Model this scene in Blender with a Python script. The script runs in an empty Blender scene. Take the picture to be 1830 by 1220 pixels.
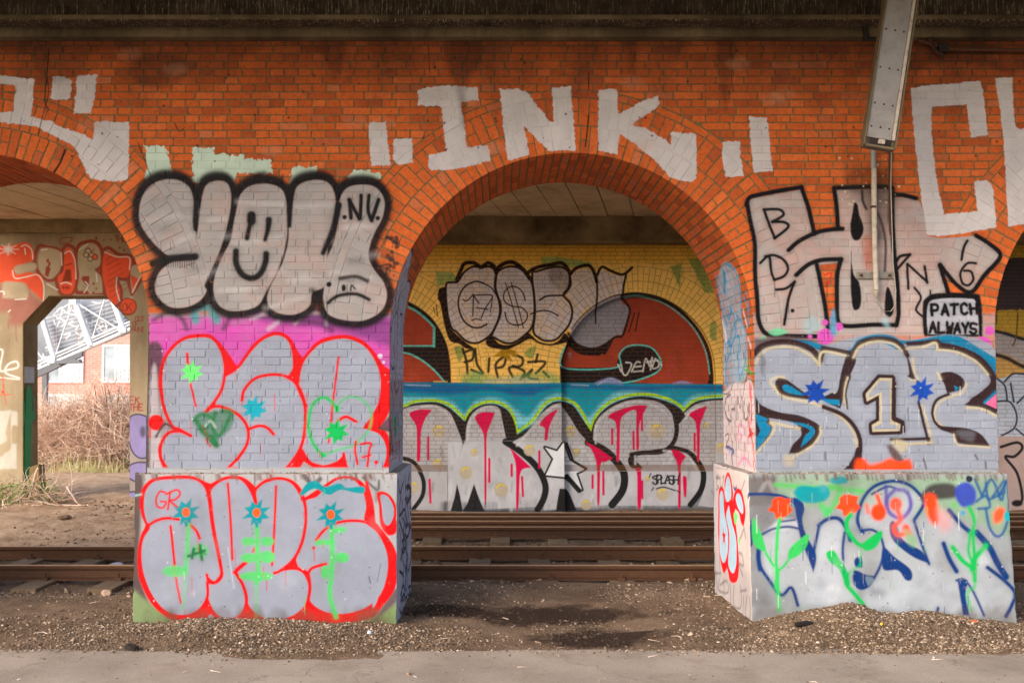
import bpy, bmesh, math, random
import numpy as np
from mathutils import Vector, Matrix

random.seed(7)
RNG = np.random.default_rng(7)
S = bpy.context.scene
COL = S.collection

# ---------------------------------------------------------------- camera, sky, sun, exposure
F = 1779.0            # focal length in photograph pixels (1830 px wide)
PX, PY = 892.0, 610.0
PITCH = math.radians(3.15)
CAM = (0.0, -8.37, 1.86)
cd = bpy.data.cameras.new('camera'); cam = bpy.data.objects.new('camera', cd); COL.objects.link(cam)
cam.location = CAM
cam.rotation_euler = (math.radians(90) + PITCH, math.radians(0.0), 0)
cd.sensor_width = 36; cd.lens = F / 1830 * 36; cd.shift_x = (915 - PX) / 1830
cd.clip_start = 0.05; cd.clip_end = 1500
S.camera = cam

world = bpy.data.worlds.new('World'); S.world = world; world.use_nodes = True
wn = world.node_tree; wn.nodes.clear()
sky = wn.nodes.new('ShaderNodeTexSky'); sky.sky_type = 'NISHITA'; sky.sun_disc = False
SUN_EL, SUN_AZ = math.radians(33), math.radians(226)     # azimuth from +y, clockwise: behind and left of the camera
sky.sun_elevation = SUN_EL; sky.sun_rotation = SUN_AZ
sky.air_density = 1.0; sky.dust_density = 3.0; sky.ozone_density = 0.7
bg = wn.nodes.new('ShaderNodeBackground'); bg.inputs[1].default_value = 0.15
wo = wn.nodes.new('ShaderNodeOutputWorld')
wn.links.new(sky.outputs[0], bg.inputs[0]); wn.links.new(bg.outputs[0], wo.inputs[0])
sd = bpy.data.lights.new('sun', 'SUN'); sd.energy = 0.9; sd.angle = math.radians(25); sd.color = (1.0, 0.94, 0.86)
sun = bpy.data.objects.new('sun', sd); COL.objects.link(sun)
_d = Vector((math.sin(SUN_AZ) * math.cos(SUN_EL), math.cos(SUN_AZ) * math.cos(SUN_EL), math.sin(SUN_EL)))
sun.rotation_euler = (-_d).to_track_quat('-Z', 'Y').to_euler()
S.view_settings.view_transform = 'Standard'; S.view_settings.look = 'None'
S.view_settings.exposure = 1.2; S.view_settings.gamma = 1; S.view_settings.use_curve_mapping = False
S.render.engine = 'CYCLES'
S.cycles.max_bounces = 8; S.cycles.diffuse_bounces = 5

# ---------------------------------------------------------------- photograph pixel -> place in the world
def ray(px, py):
    u = (px - PX) / F; v = (PY - py) / F
    return (u, math.cos(PITCH) - v * math.sin(PITCH), math.sin(PITCH) + v * math.cos(PITCH))
def at_y(px, py, Y=0.0):
    d = ray(px, py); t = (Y - CAM[1]) / d[1]
    return (t * d[0], CAM[2] + t * d[2])
def at_z(px, py, z=0.0):
    d = ray(px, py); t = (z - CAM[2]) / d[2]
    return (t * d[0], CAM[1] + t * d[1])
def at_x(px, py, X):
    d = ray(px, py); t = X / d[0]
    return (CAM[1] + t * d[1], CAM[2] + t * d[2])

# ---------------------------------------------------------------- objects
def tag(o, label=None, cat=None, group=None, kind=None):
    if label: o['label'] = label
    if cat: o['category'] = cat
    if group: o['group'] = group
    if kind: o['kind'] = kind
    return o
def empty(name, loc, label, cat, group=None):
    o = bpy.data.objects.new(name, None); COL.objects.link(o); o.location = loc
    o.empty_display_size = 0.2
    bpy.context.view_layer.update()
    return tag(o, label, cat, group)
def link(name, me, mat=None, parent=None):
    if mat is not None and not me.materials: me.materials.append(mat)
    o = bpy.data.objects.new(name, me); COL.objects.link(o)
    if parent is not None:
        o.parent = parent
        m = Matrix.Identity(4); p = parent
        while p is not None:
            m = Matrix.LocRotScale(p.location, p.rotation_euler, p.scale) @ m if p.parent is None else (p.matrix_parent_inverse @ Matrix.LocRotScale(p.location, p.rotation_euler, p.scale)) @ m
            p = p.parent
        o.matrix_parent_inverse = m.inverted()
    return o

class MB:
    """collects prisms, boxes and tubes into one mesh"""
    def __init__(s): s.v = []; s.f = []; s.t = []; s.cur = 0.0
    def face(s, *idx): s.f.append(idx); s.t.append(s.cur)
    def add(s, vs, fs):
        b = len(s.v); s.v += [tuple(p) for p in vs]
        for f in fs: s.f.append(tuple(b + i for i in f)); s.t.append(s.cur)
    def box(s, x0, x1, y0, y1, z0, z1):
        s.add([(x0,y0,z0),(x1,y0,z0),(x1,y1,z0),(x0,y1,z0),(x0,y0,z1),(x1,y0,z1),(x1,y1,z1),(x0,y1,z1)],
              [(0,3,2,1),(4,5,6,7),(0,1,5,4),(1,2,6,5),(2,3,7,6),(3,0,4,7)])
    def prism(s, poly, O, U, V, N, depth=0.02, bev=0.0035, off=0.0):
        # poly: convex outline in (u,v), counter-clockwise seen against N; its face stands at O + N*off
        O = Vector(O); n = len(poly)
        cx = sum(p[0] for p in poly) / n; cy = sum(p[1] for p in poly) / n
        ring = lambda pts, h: [O + U * a + V * b + N * h for a, b in pts]
        ins = []
        for a, b in poly:
            d = math.hypot(a - cx, b - cy) or 1; k = min(0.4, bev * 1.3 / d); ins.append((a + (cx - a) * k, b + (cy - b) * k))
        vs = ring(ins, off) + ring(poly, off - bev) + ring(poly, off - depth)
        fs = [tuple(range(n))]
        for i in range(n):
            j = (i + 1) % n
            fs.append((i, i + n, j + n, j)); fs.append((i + n, i + 2 * n, j + 2 * n, j + n))
        s.add(vs, fs)
    def tube(s, pts, r, n=8, caps=True):
        pts = [Vector(p) for p in pts]; rs = r if isinstance(r, (list, tuple)) else [r] * len(pts)
        base = len(s.v); up = None
        for i, p in enumerate(pts):
            d = (pts[min(i + 1, len(pts) - 1)] - pts[max(i - 1, 0)]).normalized()
            if up is None: up = Vector((0, 0, 1)) if abs(d.z) < 0.9 else Vector((1, 0, 0))
            a = d.cross(up).normalized(); b = d.cross(a).normalized(); up = -b if False else up
            for k in range(n):
                t = 2 * math.pi * k / n; s.v.append(tuple(p + (a * math.cos(t) + b * math.sin(t)) * rs[i]))
        for i in range(len(pts) - 1):
            for k in range(n):
                k2 = (k + 1) % n
                s.f.append((base + i*n + k, base + i*n + k2, base + (i+1)*n + k2, base + (i+1)*n + k)); s.t.append(s.cur)
        if caps:
            s.f.append(tuple(base + k for k in reversed(range(n)))); s.t.append(s.cur)
            s.f.append(tuple(base + (len(pts)-1)*n + k for k in range(n))); s.t.append(s.cur)
    def mesh(s, name, smooth=False):
        me = bpy.data.meshes.new(name); me.from_pydata(s.v, [], s.f)
        at = me.attributes.new('tint', 'FLOAT', 'FACE'); at.data.foreach_set('value', np.array(s.t, dtype=np.float32))
        if smooth: me.polygons.foreach_set('use_smooth', [True] * len(me.polygons))
        me.update(); return me
    def build(s, name, mat, parent=None, bevel=0, smooth=False):
        me = s.mesh(name, smooth)
        if bevel:
            bm = bmesh.new(); bm.from_mesh(me)
            bmesh.ops.remove_doubles(bm, verts=bm.verts, dist=1e-5)
            bmesh.ops.recalc_face_normals(bm, faces=bm.faces)
            es = [e for e in bm.edges if len(e.link_faces) == 2 and e.calc_face_angle(0) > 0.4]
            bmesh.ops.bevel(bm, geom=es, offset=bevel, segments=2, affect='EDGES', profile=0.6)
            bm.to_mesh(me); bm.free()
        return link(name, me, mat, parent)

# ---------------------------------------------------------------- spray paint: graffiti laid down on canvases measured in metres
def lin(c):
    c = np.array(c, dtype=np.float64) / 255.0
    return np.where(c <= 0.04045, c / 12.92, ((c + 0.055) / 1.055) ** 2.4)
def vnoise(h, w, cell, seed):
    r = np.random.default_rng(seed); out = np.zeros((h, w)); amp = 1; tot = 0
    for o in range(3):
        c = max(2.0, cell / 2 ** o); gh, gw = int(h / c) + 3, int(w / c) + 3
        g = r.random((gh, gw)); yy = np.arange(h) / c; xx = np.arange(w) / c
        y0 = yy.astype(int); x0 = xx.astype(int); fy = (yy - y0)[:, None]; fx = (xx - x0)[None, :]
        fy = fy * fy * (3 - 2 * fy); fx = fx * fx * (3 - 2 * fx)
        a = g[y0][:, x0]; b = g[y0][:, x0 + 1]; c2 = g[y0 + 1][:, x0]; d = g[y0 + 1][:, x0 + 1]
        out += amp * ((a * (1 - fx) + b * fx) * (1 - fy) + (c2 * (1 - fx) + d * fx) * fy); tot += amp; amp *= 0.5
    return out / tot

class Canvas:
    def __init__(s, name, u0, u1, v0, v1, ppm, conv):
        s.name, s.u0, s.v0, s.u1, s.v1, s.ppm = name, u0, v0, u1, v1, ppm
        s.W = int((u1 - u0) * ppm); s.H = int((v1 - v0) * ppm)
        s.rgb = np.zeros((s.H, s.W, 3), np.float32); s.a = np.zeros((s.H, s.W), np.float32)
        s.conv = conv; s.view = (0, 0, 1.0); s.dmap = (0, 0, 1.0)
        s.edge = vnoise(s.H, s.W, 14, 3) - 0.5; s.fine = vnoise(s.H, s.W, 4, 5) - 0.5; s.big = vnoise(s.H, s.W, 60, 9)
        s.streak = vnoise(s.H, int(s.W), 9, 21)
    def setv(s, ox, oy, k, conv=None):
        s.view = (ox, oy, k)
        if conv: s.conv = conv
    def P(s, txt, smooth=True, closed=False, n=6):
        raw = []; sharp = []
        if isinstance(txt, str):
            for t in txt.replace(')', ' ').replace('(', ' ').split():
                sh = t.endswith('!'); t = t.rstrip('!'); x, y = t.split(',')
                raw.append((float(x), float(y))); sharp.append(sh)
        else: raw = list(txt); sharp = [False] * len(raw)
        ox, oy, k = s.view
        pts = []
        for x, y in raw:
            u, v = s.conv(ox + x / k, oy + y / k)
            pts.append(((u - s.u0) * s.ppm, (v - s.v0) * s.ppm))
        if not smooth or len(pts) < 3: return np.array(pts + ([pts[0]] if closed else []))
        out = []; N = len(pts); rng = range(N if closed else N - 1)
        g = lambda i: np.array(pts[i % N] if closed else pts[max(0, min(N - 1, i))])
        for i in rng:
            p1, p2 = g(i), g(i + 1)
            p0 = p1 if sharp[i] else g(i - 1); p3 = p2 if sharp[(i + 1) % N] else g(i + 2)
            for j in range(n):
                t = j / n
                out.append(0.5 * ((2*p1) + (-p0 + p2)*t + (2*p0 - 5*p1 + 4*p2 - p3)*t*t + (-p0 + 3*p1 - 3*p2 + p3)*t**3))
        out.append(g(0) if closed else g(N - 1))
        return np.array(out)
    def px(s, w):   # a width given in view pixels -> canvas pixels
        ox, oy, k = s.view
        a = s.conv(*s.centre); b = s.conv(s.centre[0] + 10, s.centre[1])
        return w / k / 10 * math.hypot(a[0] - b[0], a[1] - b[1]) * s.ppm
    centre = (892, 700); gain = 1.0; halo = 0.0
    def comp(s, y0, y1, x0, x1, cov, col, alpha, mot):
        cov = cov * alpha
        if mot:
            m = s.big[y0:y1, x0:x1] * 0.6 + (s.edge[y0:y1, x0:x1] + 0.5) * 0.4
            cov = cov * (1 - mot * np.clip((m - 0.42) * 5, 0, 1))
        c = lin(col) * s.gain
        s.rgb[y0:y1, x0:x1] = s.rgb[y0:y1, x0:x1] * (1 - cov[..., None]) + c * cov[..., None]
        s.a[y0:y1, x0:x1] = s.a[y0:y1, x0:x1] * (1 - cov) + cov
    def sdf(s, pl, wd, pad, closed_fill):
        x0 = int(max(0, pl[:, 0].min() - pad)); x1 = int(min(s.W, pl[:, 0].max() + pad + 1))
        y0 = int(max(0, pl[:, 1].min() - pad)); y1 = int(min(s.H, pl[:, 1].max() + pad + 1))
        if x1 <= x0 or y1 <= y0: return None
        D = np.full((y1 - y0, x1 - x0), 1e3, np.float32); ins = np.zeros(D.shape, bool) if closed_fill else None
        Yc = np.arange(y0, y1) + 0.5; Xc = np.arange(x0, x1) + 0.5
        for i in range(len(pl) - 1):
            ax, ay = pl[i]; bx, by = pl[i + 1]; w = wd[i] if wd is not None else 0
            if closed_fill and ay != by:
                lo, hi = min(ay, by), max(ay, by)
                r0 = np.searchsorted(Yc, lo, 'left'); r1 = np.searchsorted(Yc, hi, 'left')
                if r1 > r0:
                    xi = ax + (Yc[r0:r1] - ay) * (bx - ax) / (by - ay)
                    ins[r0:r1] ^= Xc[None, :] < xi[:, None]
            q = pad + w
            cx0 = max(0, int(min(ax, bx) - q) - x0); cx1 = min(x1 - x0, int(max(ax, bx) + q) + 2 - x0)
            cy0 = max(0, int(min(ay, by) - q) - y0); cy1 = min(y1 - y0, int(max(ay, by) + q) + 2 - y0)
            if cx1 <= cx0 or cy1 <= cy0: continue
            X = Xc[cx0:cx1][None, :]; Y = Yc[cy0:cy1][:, None]
            dx, dy = bx - ax, by - ay; L = dx*dx + dy*dy
            t = np.clip(((X - ax) * dx + (Y - ay) * dy) / L, 0, 1) if L > 0 else 0
            d = np.sqrt((X - ax - t*dx) ** 2 + (Y - ay - t*dy) ** 2) - w
            D[cy0:cy1, cx0:cx1] = np.minimum(D[cy0:cy1, cx0:cx1], d)
        if closed_fill: D = np.where(ins, -D, D)
        return y0, y1, x0, x1, D
    def fill(s, txt, col, soft=1.5, alpha=1.0, mot=0.0, rough=0.0, smooth=True, erase=False):
        pl = s.P(txt, smooth, True); sp = s.px(soft * s.view[2]) if soft else 0.6
        sp = max(sp, 0.7)
        r = s.sdf(pl, None, sp * 1.5 + 3, True)
        if r is None: return
        y0, y1, x0, x1, D = r
        if rough: D = D + s.fine[y0:y1, x0:x1] * rough * 2.0 + s.edge[y0:y1, x0:x1] * rough
        cov = np.clip(0.5 - D / (2 * sp), 0, 1); cov = cov * cov * (3 - 2 * cov)
        if erase:
            s.rgb[y0:y1, x0:x1] *= (1 - cov[..., None]); s.a[y0:y1, x0:x1] *= (1 - cov); return
        s.comp(y0, y1, x0, x1, cov, col, alpha, mot)
    def line(s, txt, col, w, soft=1.0, alpha=1.0, closed=False, smooth=True, taper=0.0, mot=0.0, rough=0.0):
        if s.halo and soft < 6 and alpha > .8 and w > 5:
            h_, s.halo = s.halo, 0.0; s.line(txt, col, w * 1.7 + 4, soft * 2.2 + 2.0, h_, closed, smooth, taper, .35); s.halo = h_
        pl = s.P(txt, smooth, closed); wp = s.px(w) / 2; sp = max(0.6, s.px(soft * s.view[2]))
        n = len(pl); ws = [wp * (1 - taper * i / n) for i in range(n)]
        r = s.sdf(pl, ws, wp + sp * 1.5 + 2, False)
        if r is None: return
        y0, y1, x0, x1, D = r
        if rough: D = D + s.fine[y0:y1, x0:x1] * rough * 2
        cov = np.clip(0.5 - D / (2 * sp), 0, 1); cov = cov * cov * (3 - 2 * cov)
        s.comp(y0, y1, x0, x1, cov, col, alpha, mot)
    def dot(s, x, y, r, col, soft=1.5, alpha=1.0, ry=None, mot=0.0):
        ry = ry or r; s.fill([(x + r * math.cos(a), y + ry * math.sin(a)) for a in np.linspace(0, 2*math.pi, 13)[:-1]], col, soft, alpha, mot)
    def star(s, x, y, r, col, n=8, ri=0.55, rot=0.2, soft=1.5):
        pts = []
        for i in range(2 * n):
            rr = (r if i % 2 == 0 else r * ri) * (1 + 0.14 * math.sin(i * 2.3)); a = rot + math.pi * i / n
            pts.append((x + rr * math.cos(a), y + rr * math.sin(a)))
        s.fill(pts, col, soft, smooth=False)
    def drips(s, pts, col, w, L):
        for x, y in pts: s.line('%f,%f %f,%f' % (x, y, x + 1, y + L * (0.5 + random.random())), col, w, taper=0.5, soft=0.6)
    def text(s, t, x, y, h, col, w, sp=0.72, slant=0.0, soft=1.0, alpha=1.0, rot=0.0, narrow=1.0):
        cr, sr = math.cos(rot), math.sin(rot)
        for ch in t:
            for st in FONT.get(ch, []):
                pts = []
                for a, b in st:
                    dx = (a + random.uniform(-.09, .09)) * h * 0.62 * narrow + (1 - b) * h * slant; dy = (b + random.uniform(-.07, .07)) * h
                    pts.append((x + dx * cr - dy * sr, y + dx * sr + dy * cr))
                s.line(pts, col, w, soft, alpha, smooth=len(pts) > 4)
            x += sp * h * narrow * cr; y += sp * h * narrow * sr
    def image(s):
        im = bpy.data.images.new(s.name, s.W, s.H, alpha=True, float_buffer=True)
        im.colorspace_settings.name = 'Non-Color'; im.alpha_mode = 'CHANNEL_PACKED'
        buf = np.empty((s.H, s.W, 4), np.float32); buf[..., :3] = s.rgb; buf[..., 3] = s.a
        im.pixels.foreach_set(buf.ravel()); im.update(); im.pack()
        return im

FONT = {
 'A': [[(0,1),(.5,0),(1,1)],[(.2,.62),(.8,.62)]], 'B': [[(0,0),(0,1)],[(0,0),(.7,.05),(.85,.25),(.6,.45),(0,.48)],[(0,.48),(.8,.55),(.95,.78),(.7,.98),(0,1)]],
 'C': [[(1,.12),(.6,0),(.15,.15),(0,.5),(.15,.85),(.6,1),(1,.88)]], 'D': [[(0,0),(0,1)],[(0,0),(.6,.05),(1,.3),(1,.7),(.6,.97),(0,1)]],
 'E': [[(1,0),(0,0)],[(0,0),(0,1)],[(0,1),(1,1)],[(0,.5),(.8,.5)]], 'F': [[(1,0),(0,0)],[(0,0),(0,1)],[(0,.5),(.7,.5)]],
 'G': [[(1,.12),(.6,0),(.15,.15),(0,.5),(.15,.85),(.6,1),(1,.85),(1,.55)],[(1,.55),(.6,.55)]], 'H': [[(0,0),(0,1)],[(1,0),(1,1)],[(0,.5),(1,.5)]],
 'I': [[(.5,0),(.5,1)]], 'J': [[(.8,0),(.8,.8)],[(.8,.8),(.5,1),(.1,.85)]], 'K': [[(0,0),(0,1)],[(1,0),(0,.55)],[(.2,.45),(1,1)]], 'L': [[(0,0),(0,1)],[(0,1),(1,1)]],
 'M': [[(0,1),(.1,0)],[(.1,0),(.5,.6)],[(.5,.6),(.9,0)],[(.9,0),(1,1)]], 'N': [[(0,1),(0,0)],[(0,0),(1,1)],[(1,1),(1,0)]],
 'O': [[(.5,0),(.1,.15),(0,.5),(.1,.85),(.5,1),(.9,.85),(1,.5),(.9,.15),(.5,0)]], 'P': [[(0,0),(0,1)],[(0,0),(.7,.03),(1,.25),(.7,.5),(0,.52)]],
 'Q': [[(.5,0),(.1,.15),(0,.5),(.1,.85),(.5,1),(.9,.85),(1,.5),(.9,.15),(.5,0)],[(.6,.7),(1,1)]], 'R': [[(0,0),(0,1)],[(0,0),(.7,.03),(1,.25),(.7,.48),(0,.5)],[(.4,.5),(1,1)]],
 'S': [[(1,.1),(.5,0),(.05,.15),(.1,.4),(.9,.6),(.95,.85),(.5,1),(0,.88)]], 'T': [[(0,0),(1,0)],[(.5,0),(.5,1)]], 'U': [[(0,0),(0,.7),(.25,.97),(.75,.97),(1,.7),(1,0)]],
 'V': [[(0,0),(.5,1)],[(.5,1),(1,0)]], 'W': [[(0,0),(.25,1)],[(.25,1),(.5,.4)],[(.5,.4),(.75,1)],[(.75,1),(1,0)]], 'X': [[(0,0),(1,1)],[(1,0),(0,1)]], 'Y': [[(0,0),(.5,.5)],[(1,0),(.5,.5)],[(.5,.5),(.5,1)]],
 'Z': [[(0,0),(1,0)],[(1,0),(0,1)],[(0,1),(1,1)]], '1': [[(.2,.2),(.5,0)],[(.5,0),(.5,1)]], '7': [[(0,0),(1,0)],[(1,0),(.45,1)],[(.3,.5),(.95,.5)]], '4': [[(.7,1),(.7,0)],[(.7,0),(0,.65)],[(0,.65),(1,.65)]],
 '6': [[(.9,.02),(.3,.3),(0,.7),(.3,1),(.8,.95),(.95,.7),(.6,.5),(.1,.65)]], '0': [[(.5,0),(.1,.15),(0,.5),(.1,.85),(.5,1),(.9,.85),(1,.5),(.9,.15),(.5,0)]],
 '.': [[(.4,.95),(.45,1)]], '!': [[(.5,0),(.5,.7)],[(.5,.95),(.5,1)]], '-': [[(.1,.5),(.8,.5)]], '"': [[(.2,0),(.2,.3)],[(.6,0),(.6,.3)]], '$': [[(1,.2),(.5,.08),(.05,.22),(.1,.42),(.9,.6),(.95,.82),(.5,.95),(0,.82)],[(.4,-.1),(.4,1.12)],[(.62,-.1),(.62,1.12)]],
}
# ================================================================ graffiti on the front of the arcade
RED=(214,12,18); BLK=(17,14,16); GRY=(148,153,168); SIL=(158,153,150)
yp = lambda Y: (lambda a, b: at_y(a, b, Y))
fc = Canvas('graffiti_front', -4.5, 5.3, -0.1, 5.0, 190, yp(0.0))

fc.gain = 0.87
# white roller letters
WHT=(206,198,196)
fc.setv(620,100,2.2875)
for t in ['290,140! 350,128 440,122 535,130! 537,182! 465,190! 490,375! 575,370 583,430! 480,455 370,466 335,455 332,408! 405,390! 385,205! 290,202!',
 '625,135! 700,135! 738,152! 825,265! 845,270! 840,130! 915,125! 935,385! 825,390! 725,290! 745,405! 660,428! 640,300',
 '1028,138! 1105,135! 1108,240! 1220,180 1270,165! 1280,200! 1160,285! 1230,300 1323,360! 1325,310! 1430,320! 1430,500! 1400,515 1320,495! 1250,420 1115,315! 1105,405! 1028,385!',
 '90,272! 160,268! 178,450! 102,450! 90,360','188,340! 265,338! 270,435! 210,445! 188,420!','1535,352! 1605,350! 1620,490! 1548,492! 1535,420','1645,248! 1718,252! 1740,470! 1662,472! 1650,350']:
    fc.fill(t, WHT, 0.6, 1, 0, rough=2.2)
fc.setv(0,120,5.546)
fc.fill('-200,60! -100,70! 330,125! 335,160 325,330! 300,490! 420,520 530,545 600,590 760,640 850,680 920,720! 935,545! 1060,530! 1140,550 1270,545! 1275,700 1270,1100! 1180,1130 1050,1125 910,1110! 850,1030 770,840 690,760 450,640 380,600 240,575 0,550! -200,540!', WHT, .5, 1, 0, rough=2.2)
fc.fill('-200,165! 20,170! 140,180! 160,235! 140,300 130,440! 0,448! -200,440!', WHT, .5, rough=1.5, erase=True)
fc.fill('525,95! 600,90 710,125! 700,280! 670,320 500,315! 510,190', WHT, .5, rough=2.2)
fc.fill('800,85! 960,75! 940,300 900,460! 730,460! 760,130', WHT, .5, rough=3)
fc.setv(0,0,1)
fc.fill('1627,158! 1657,153! 1753,145! 1758,175 1766,242! 1736,246! 1727,187! 1665,191! 1667,265 1676,330 1687,382! 1747,378! 1741,324! 1764,322! 1775,340 1781,406! 1700,420 1655,421! 1645,340 1634,240', WHT, .5, rough=1.6)
fc.fill('1779,140! 1809,139! 1816,225 1845,222! 1845,398! 1802,405! 1793,250', WHT, .5, rough=1.6)
# mint remains
MNT=(196,214,194)
fc.setv(200,220,3.2107)
for t in ['180,128! 300,130! 350,265! 350,340! 195,340! 195,165','465,148! 590,138! 592,182! 755,180! 760,205! 910,205! 925,290! 720,290! 700,340! 460,340!','1030,260! 1050,252! 1170,250! 1172,275! 1160,310! 1020,340! 1025,290','1350,300! 1395,265! 1460,272! 1535,290! 1540,320! 1350,330!']:
    fc.fill(t, MNT, .5, 1, 0, rough=4)

# base coats lower down the pier
fc.halo = 0.22
fc.setv(0,0,1)
fc.fill('255,560! 710,560! 710,860! 255,860!', (150,140,142), 4, 1, smooth=False)
fc.fill('262,566! 700,566! 700,690 500,660 262,672!', (198,72,166), 7, .96, mot=.15)
fc.fill('420,555 500,548 640,560 705,575 705,620 600,590 480,575', (120,60,125), 9, .8)
fc.fill('255,640 290,620 285,720 275,860! 255,860!', (72,60,60), 4, .9)
fc.fill('268,690 280,660 290,850! 268,850!', (190,180,185), 4, .8)
fc.setv(200,220,3.2107)
fc.line('480,1130 480,1070 560,1060 600,1130', (70,150,155), 46, 4, .85)
fc.line('240,1130 330,1080 400,1120 430,1180', (60,55,58), 22, 5, .8)
fc.line('640,1180 690,1090', (60,55,58), 22, 5, .8)
fc.line('800,1120 930,1080 960,1130 900,1180', (200,185,195), 22, 5, .7)
fc.line('1050,1150 1120,1090 1220,1100 1230,1160', (215,200,205), 16, 4, .7)
fc.line('1060,1130 1200,1150 1260,1190', (80,45,80), 26, 6, .7)
fc.line('700,1150 800,1100', (175,120,160), 30, 6, .7)

# bubble piece, black then silver
Y1='160,480 195,390 270,335 370,328 445,375 470,480 465,580 480,640 490,735 420,755 350,765 290,735 210,650 165,570'
Y2='520,420 545,355 605,333 662,350 682,430 665,560 620,720 560,860 530,930 540,965 500,1020 420,1055 330,1050 262,990 250,920 280,850 350,800 480,785 480,740 490,650 505,520'
O1='720,480 740,410 800,360 890,350 970,380 1000,460 1005,600 985,740 930,880 880,970 840,1040 760,1072 660,1070 600,1020 585,920 620,800 680,680 700,580'
U1='1045,430 1070,360 1150,330 1240,345 1280,430 1275,560 1240,700 1230,800 1220,930 1150,970 1130,1050 1050,1095 950,1085 895,1030 910,940 970,830 1010,700 1020,560'
U2='1310,440 1350,375 1430,355 1510,370 1560,440 1550,540 1500,640 1470,750 1495,830 1560,920 1575,1000 1540,1080 1440,1130 1320,1125 1240,1090 1215,1010 1220,930 1225,800 1270,700 1300,560'
for t in (Y1,Y2,O1,U1,U2):
    fc.line(t, BLK, 94, 5.5, .97, closed=True)
    fc.line([(x-8,y-30) for x,y in [tuple(map(float,q.split(','))) for q in t.split()] if y<640], BLK, 62, 6, .9)
fc.fill('470,420 520,400 520,640 480,640', BLK, 3)
for t in (Y1,Y2,O1,U1,U2):
    fc.fill(t, (184,146,136), 2.2); fc.fill(t, SIL, 2.2, .97, mot=.36)
for a,b,c,d in [(180,560,440,520),(330,700,470,640),(560,560,650,545),(720,450,990,470),(700,690,980,650),(880,1060,1100,1000),(1060,480,1260,470),(1010,900,1200,880),(1260,860,1480,890),(620,960,820,950),(1340,600,1490,590)]:
    fc.line([(a,b),(c,d)], (205,200,198), 22, 7, .4, mot=.3)
for i in range(46):
    x=180+random.random()*1360; y=360+random.random()*740; w=30+random.random()*90
    if fc.a is not None: pass
for (t) in (Y1,Y2,O1,U1,U2):
    q=[tuple(map(float,v.split(','))) for v in t.split()]; xs_=[p[0] for p in q]; ys_=[p[1] for p in q]
    for i in range(7):
        x=random.uniform(min(xs_)+40,max(xs_)-40); y=random.uniform(min(ys_)+60,max(ys_)-40)
        fc.line([(x-30,y),(x+35,y-8)], random.choice([(110,104,104),(188,184,184),(128,124,124),(172,140,132)]), random.uniform(14,40), 9, .38, mot=.3)
fc.line('490,400 478,520 475,610', BLK, 34, 2.2, taper=.6)
fc.line('235,805 330,775 480,765', BLK, 40, 3, .97)
for i in range(14): fc.line([(300+i*13,790),(300+i*13,815+random.random()*20)], BLK, 4, 1)
fc.line('800,530 800,560', BLK, 52, 2.5); fc.line('800,560 785,610 775,660', BLK, 28, 2.5)
fc.line('900,555 895,610 878,670', BLK, 38, 2.5, taper=.5)
fc.line('712,735 712,800 745,865 800,890 850,865 880,800 885,750', BLK, 36, 2.5)
fc.line('1300,470 1275,590 1240,680 1212,745', BLK, 40, 2.5, taper=.35)
fc.fill('1010,360! 1040,400 1030,600! 1005,600! 1000,420', BLK, 2.5)
fc.line('1372,545 1362,440', BLK, 22, 1.5); fc.line('1362,440 1420,550', BLK, 22, 1.5); fc.line('1425,545 1430,415', BLK, 22, 1.5)
fc.line('1475,415 1470,500 1490,560', BLK, 22, 1.5); fc.line('1495,545 1530,440', BLK, 24, 1.5); fc.dot(1335,540,13,BLK); fc.dot(1525,545,13,BLK)
fc.line('1240,1030 1300,990 1400,980 1475,1012', BLK, 20, 2.5); fc.line('1310,890 1400,880 1465,905', BLK, 22, 3, .9)
fc.dot(1245,925,15,BLK); fc.dot(1330,945,13,BLK,ry=20); fc.line('1370,960 1375,930 1395,950',BLK,8); fc.line('1150,960 1180,1000',BLK,30,5,.8)
for i in range(26):
    fc.dot(1575+random.random()*65, 640+random.random()*290, 4+random.random()*11, (50,38,36), 2, .85)
fc.line('1540,820 1590,810 1620,830 1615,780', (50,38,36), 12, 2, .9); fc.line('1560,700 1580,650', (50,38,36), 10, 2, .8)
fc.line('850,330 830,300 870,290', BLK, 30, 6, .8); fc.line('960,340 980,300', BLK, 10, 3, .8)

# red outlined piece on the bricks
fc.setv(220,560,3.3889)
fc.fill('215,420 235,300 290,200 370,145 500,130 580,170 650,260 690,320! 780,200 850,140 930,116 1010,145 1050,215 1090,270! 1200,165 1330,135 1440,160 1520,230 1565,300 1615,340! 1620,560 1560,690! 1610,750 1622,965! 1370,968! 1250,955 1180,950 1095,895! 1050,968! 260,972! 220,880 215,800 260,730 310,700! 245,590', RED, 1)
fc.fill('330,965! 600,962! 690,890 700,965! 920,965! 1000,900', GRY, 1)
B1='228,420 250,300 305,210 380,158 500,145 555,175 592,240 610,340 600,440 550,530 500,590 560,568 640,582 712,630 748,700 750,790 690,880 600,955 400,960 280,958! 235,880 230,800 265,735 330,708! 290,670 248,570'
B2='625,372 700,325 790,215 855,157 930,132 992,160 1022,230 1028,330 1000,388 1050,440 1090,540 1095,680 1070,800 1010,900 930,962! 710,962! 690,910 752,800 762,700 720,620 640,575 560,555 600,450'
B3='1062,400 1080,320 1130,245 1205,180 1330,152 1425,177 1490,230 1545,330 1560,430 1545,540 1505,620 1465,690 1550,730 1590,800 1590,880 1555,962! 1375,962! 1345,910 1335,850! 1290,895 1190,920 1120,885 1085,820 1100,700 1112,560 1070,450'
for t in (B1,B2,B3): fc.fill(t, GRY, 1, 1)
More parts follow.
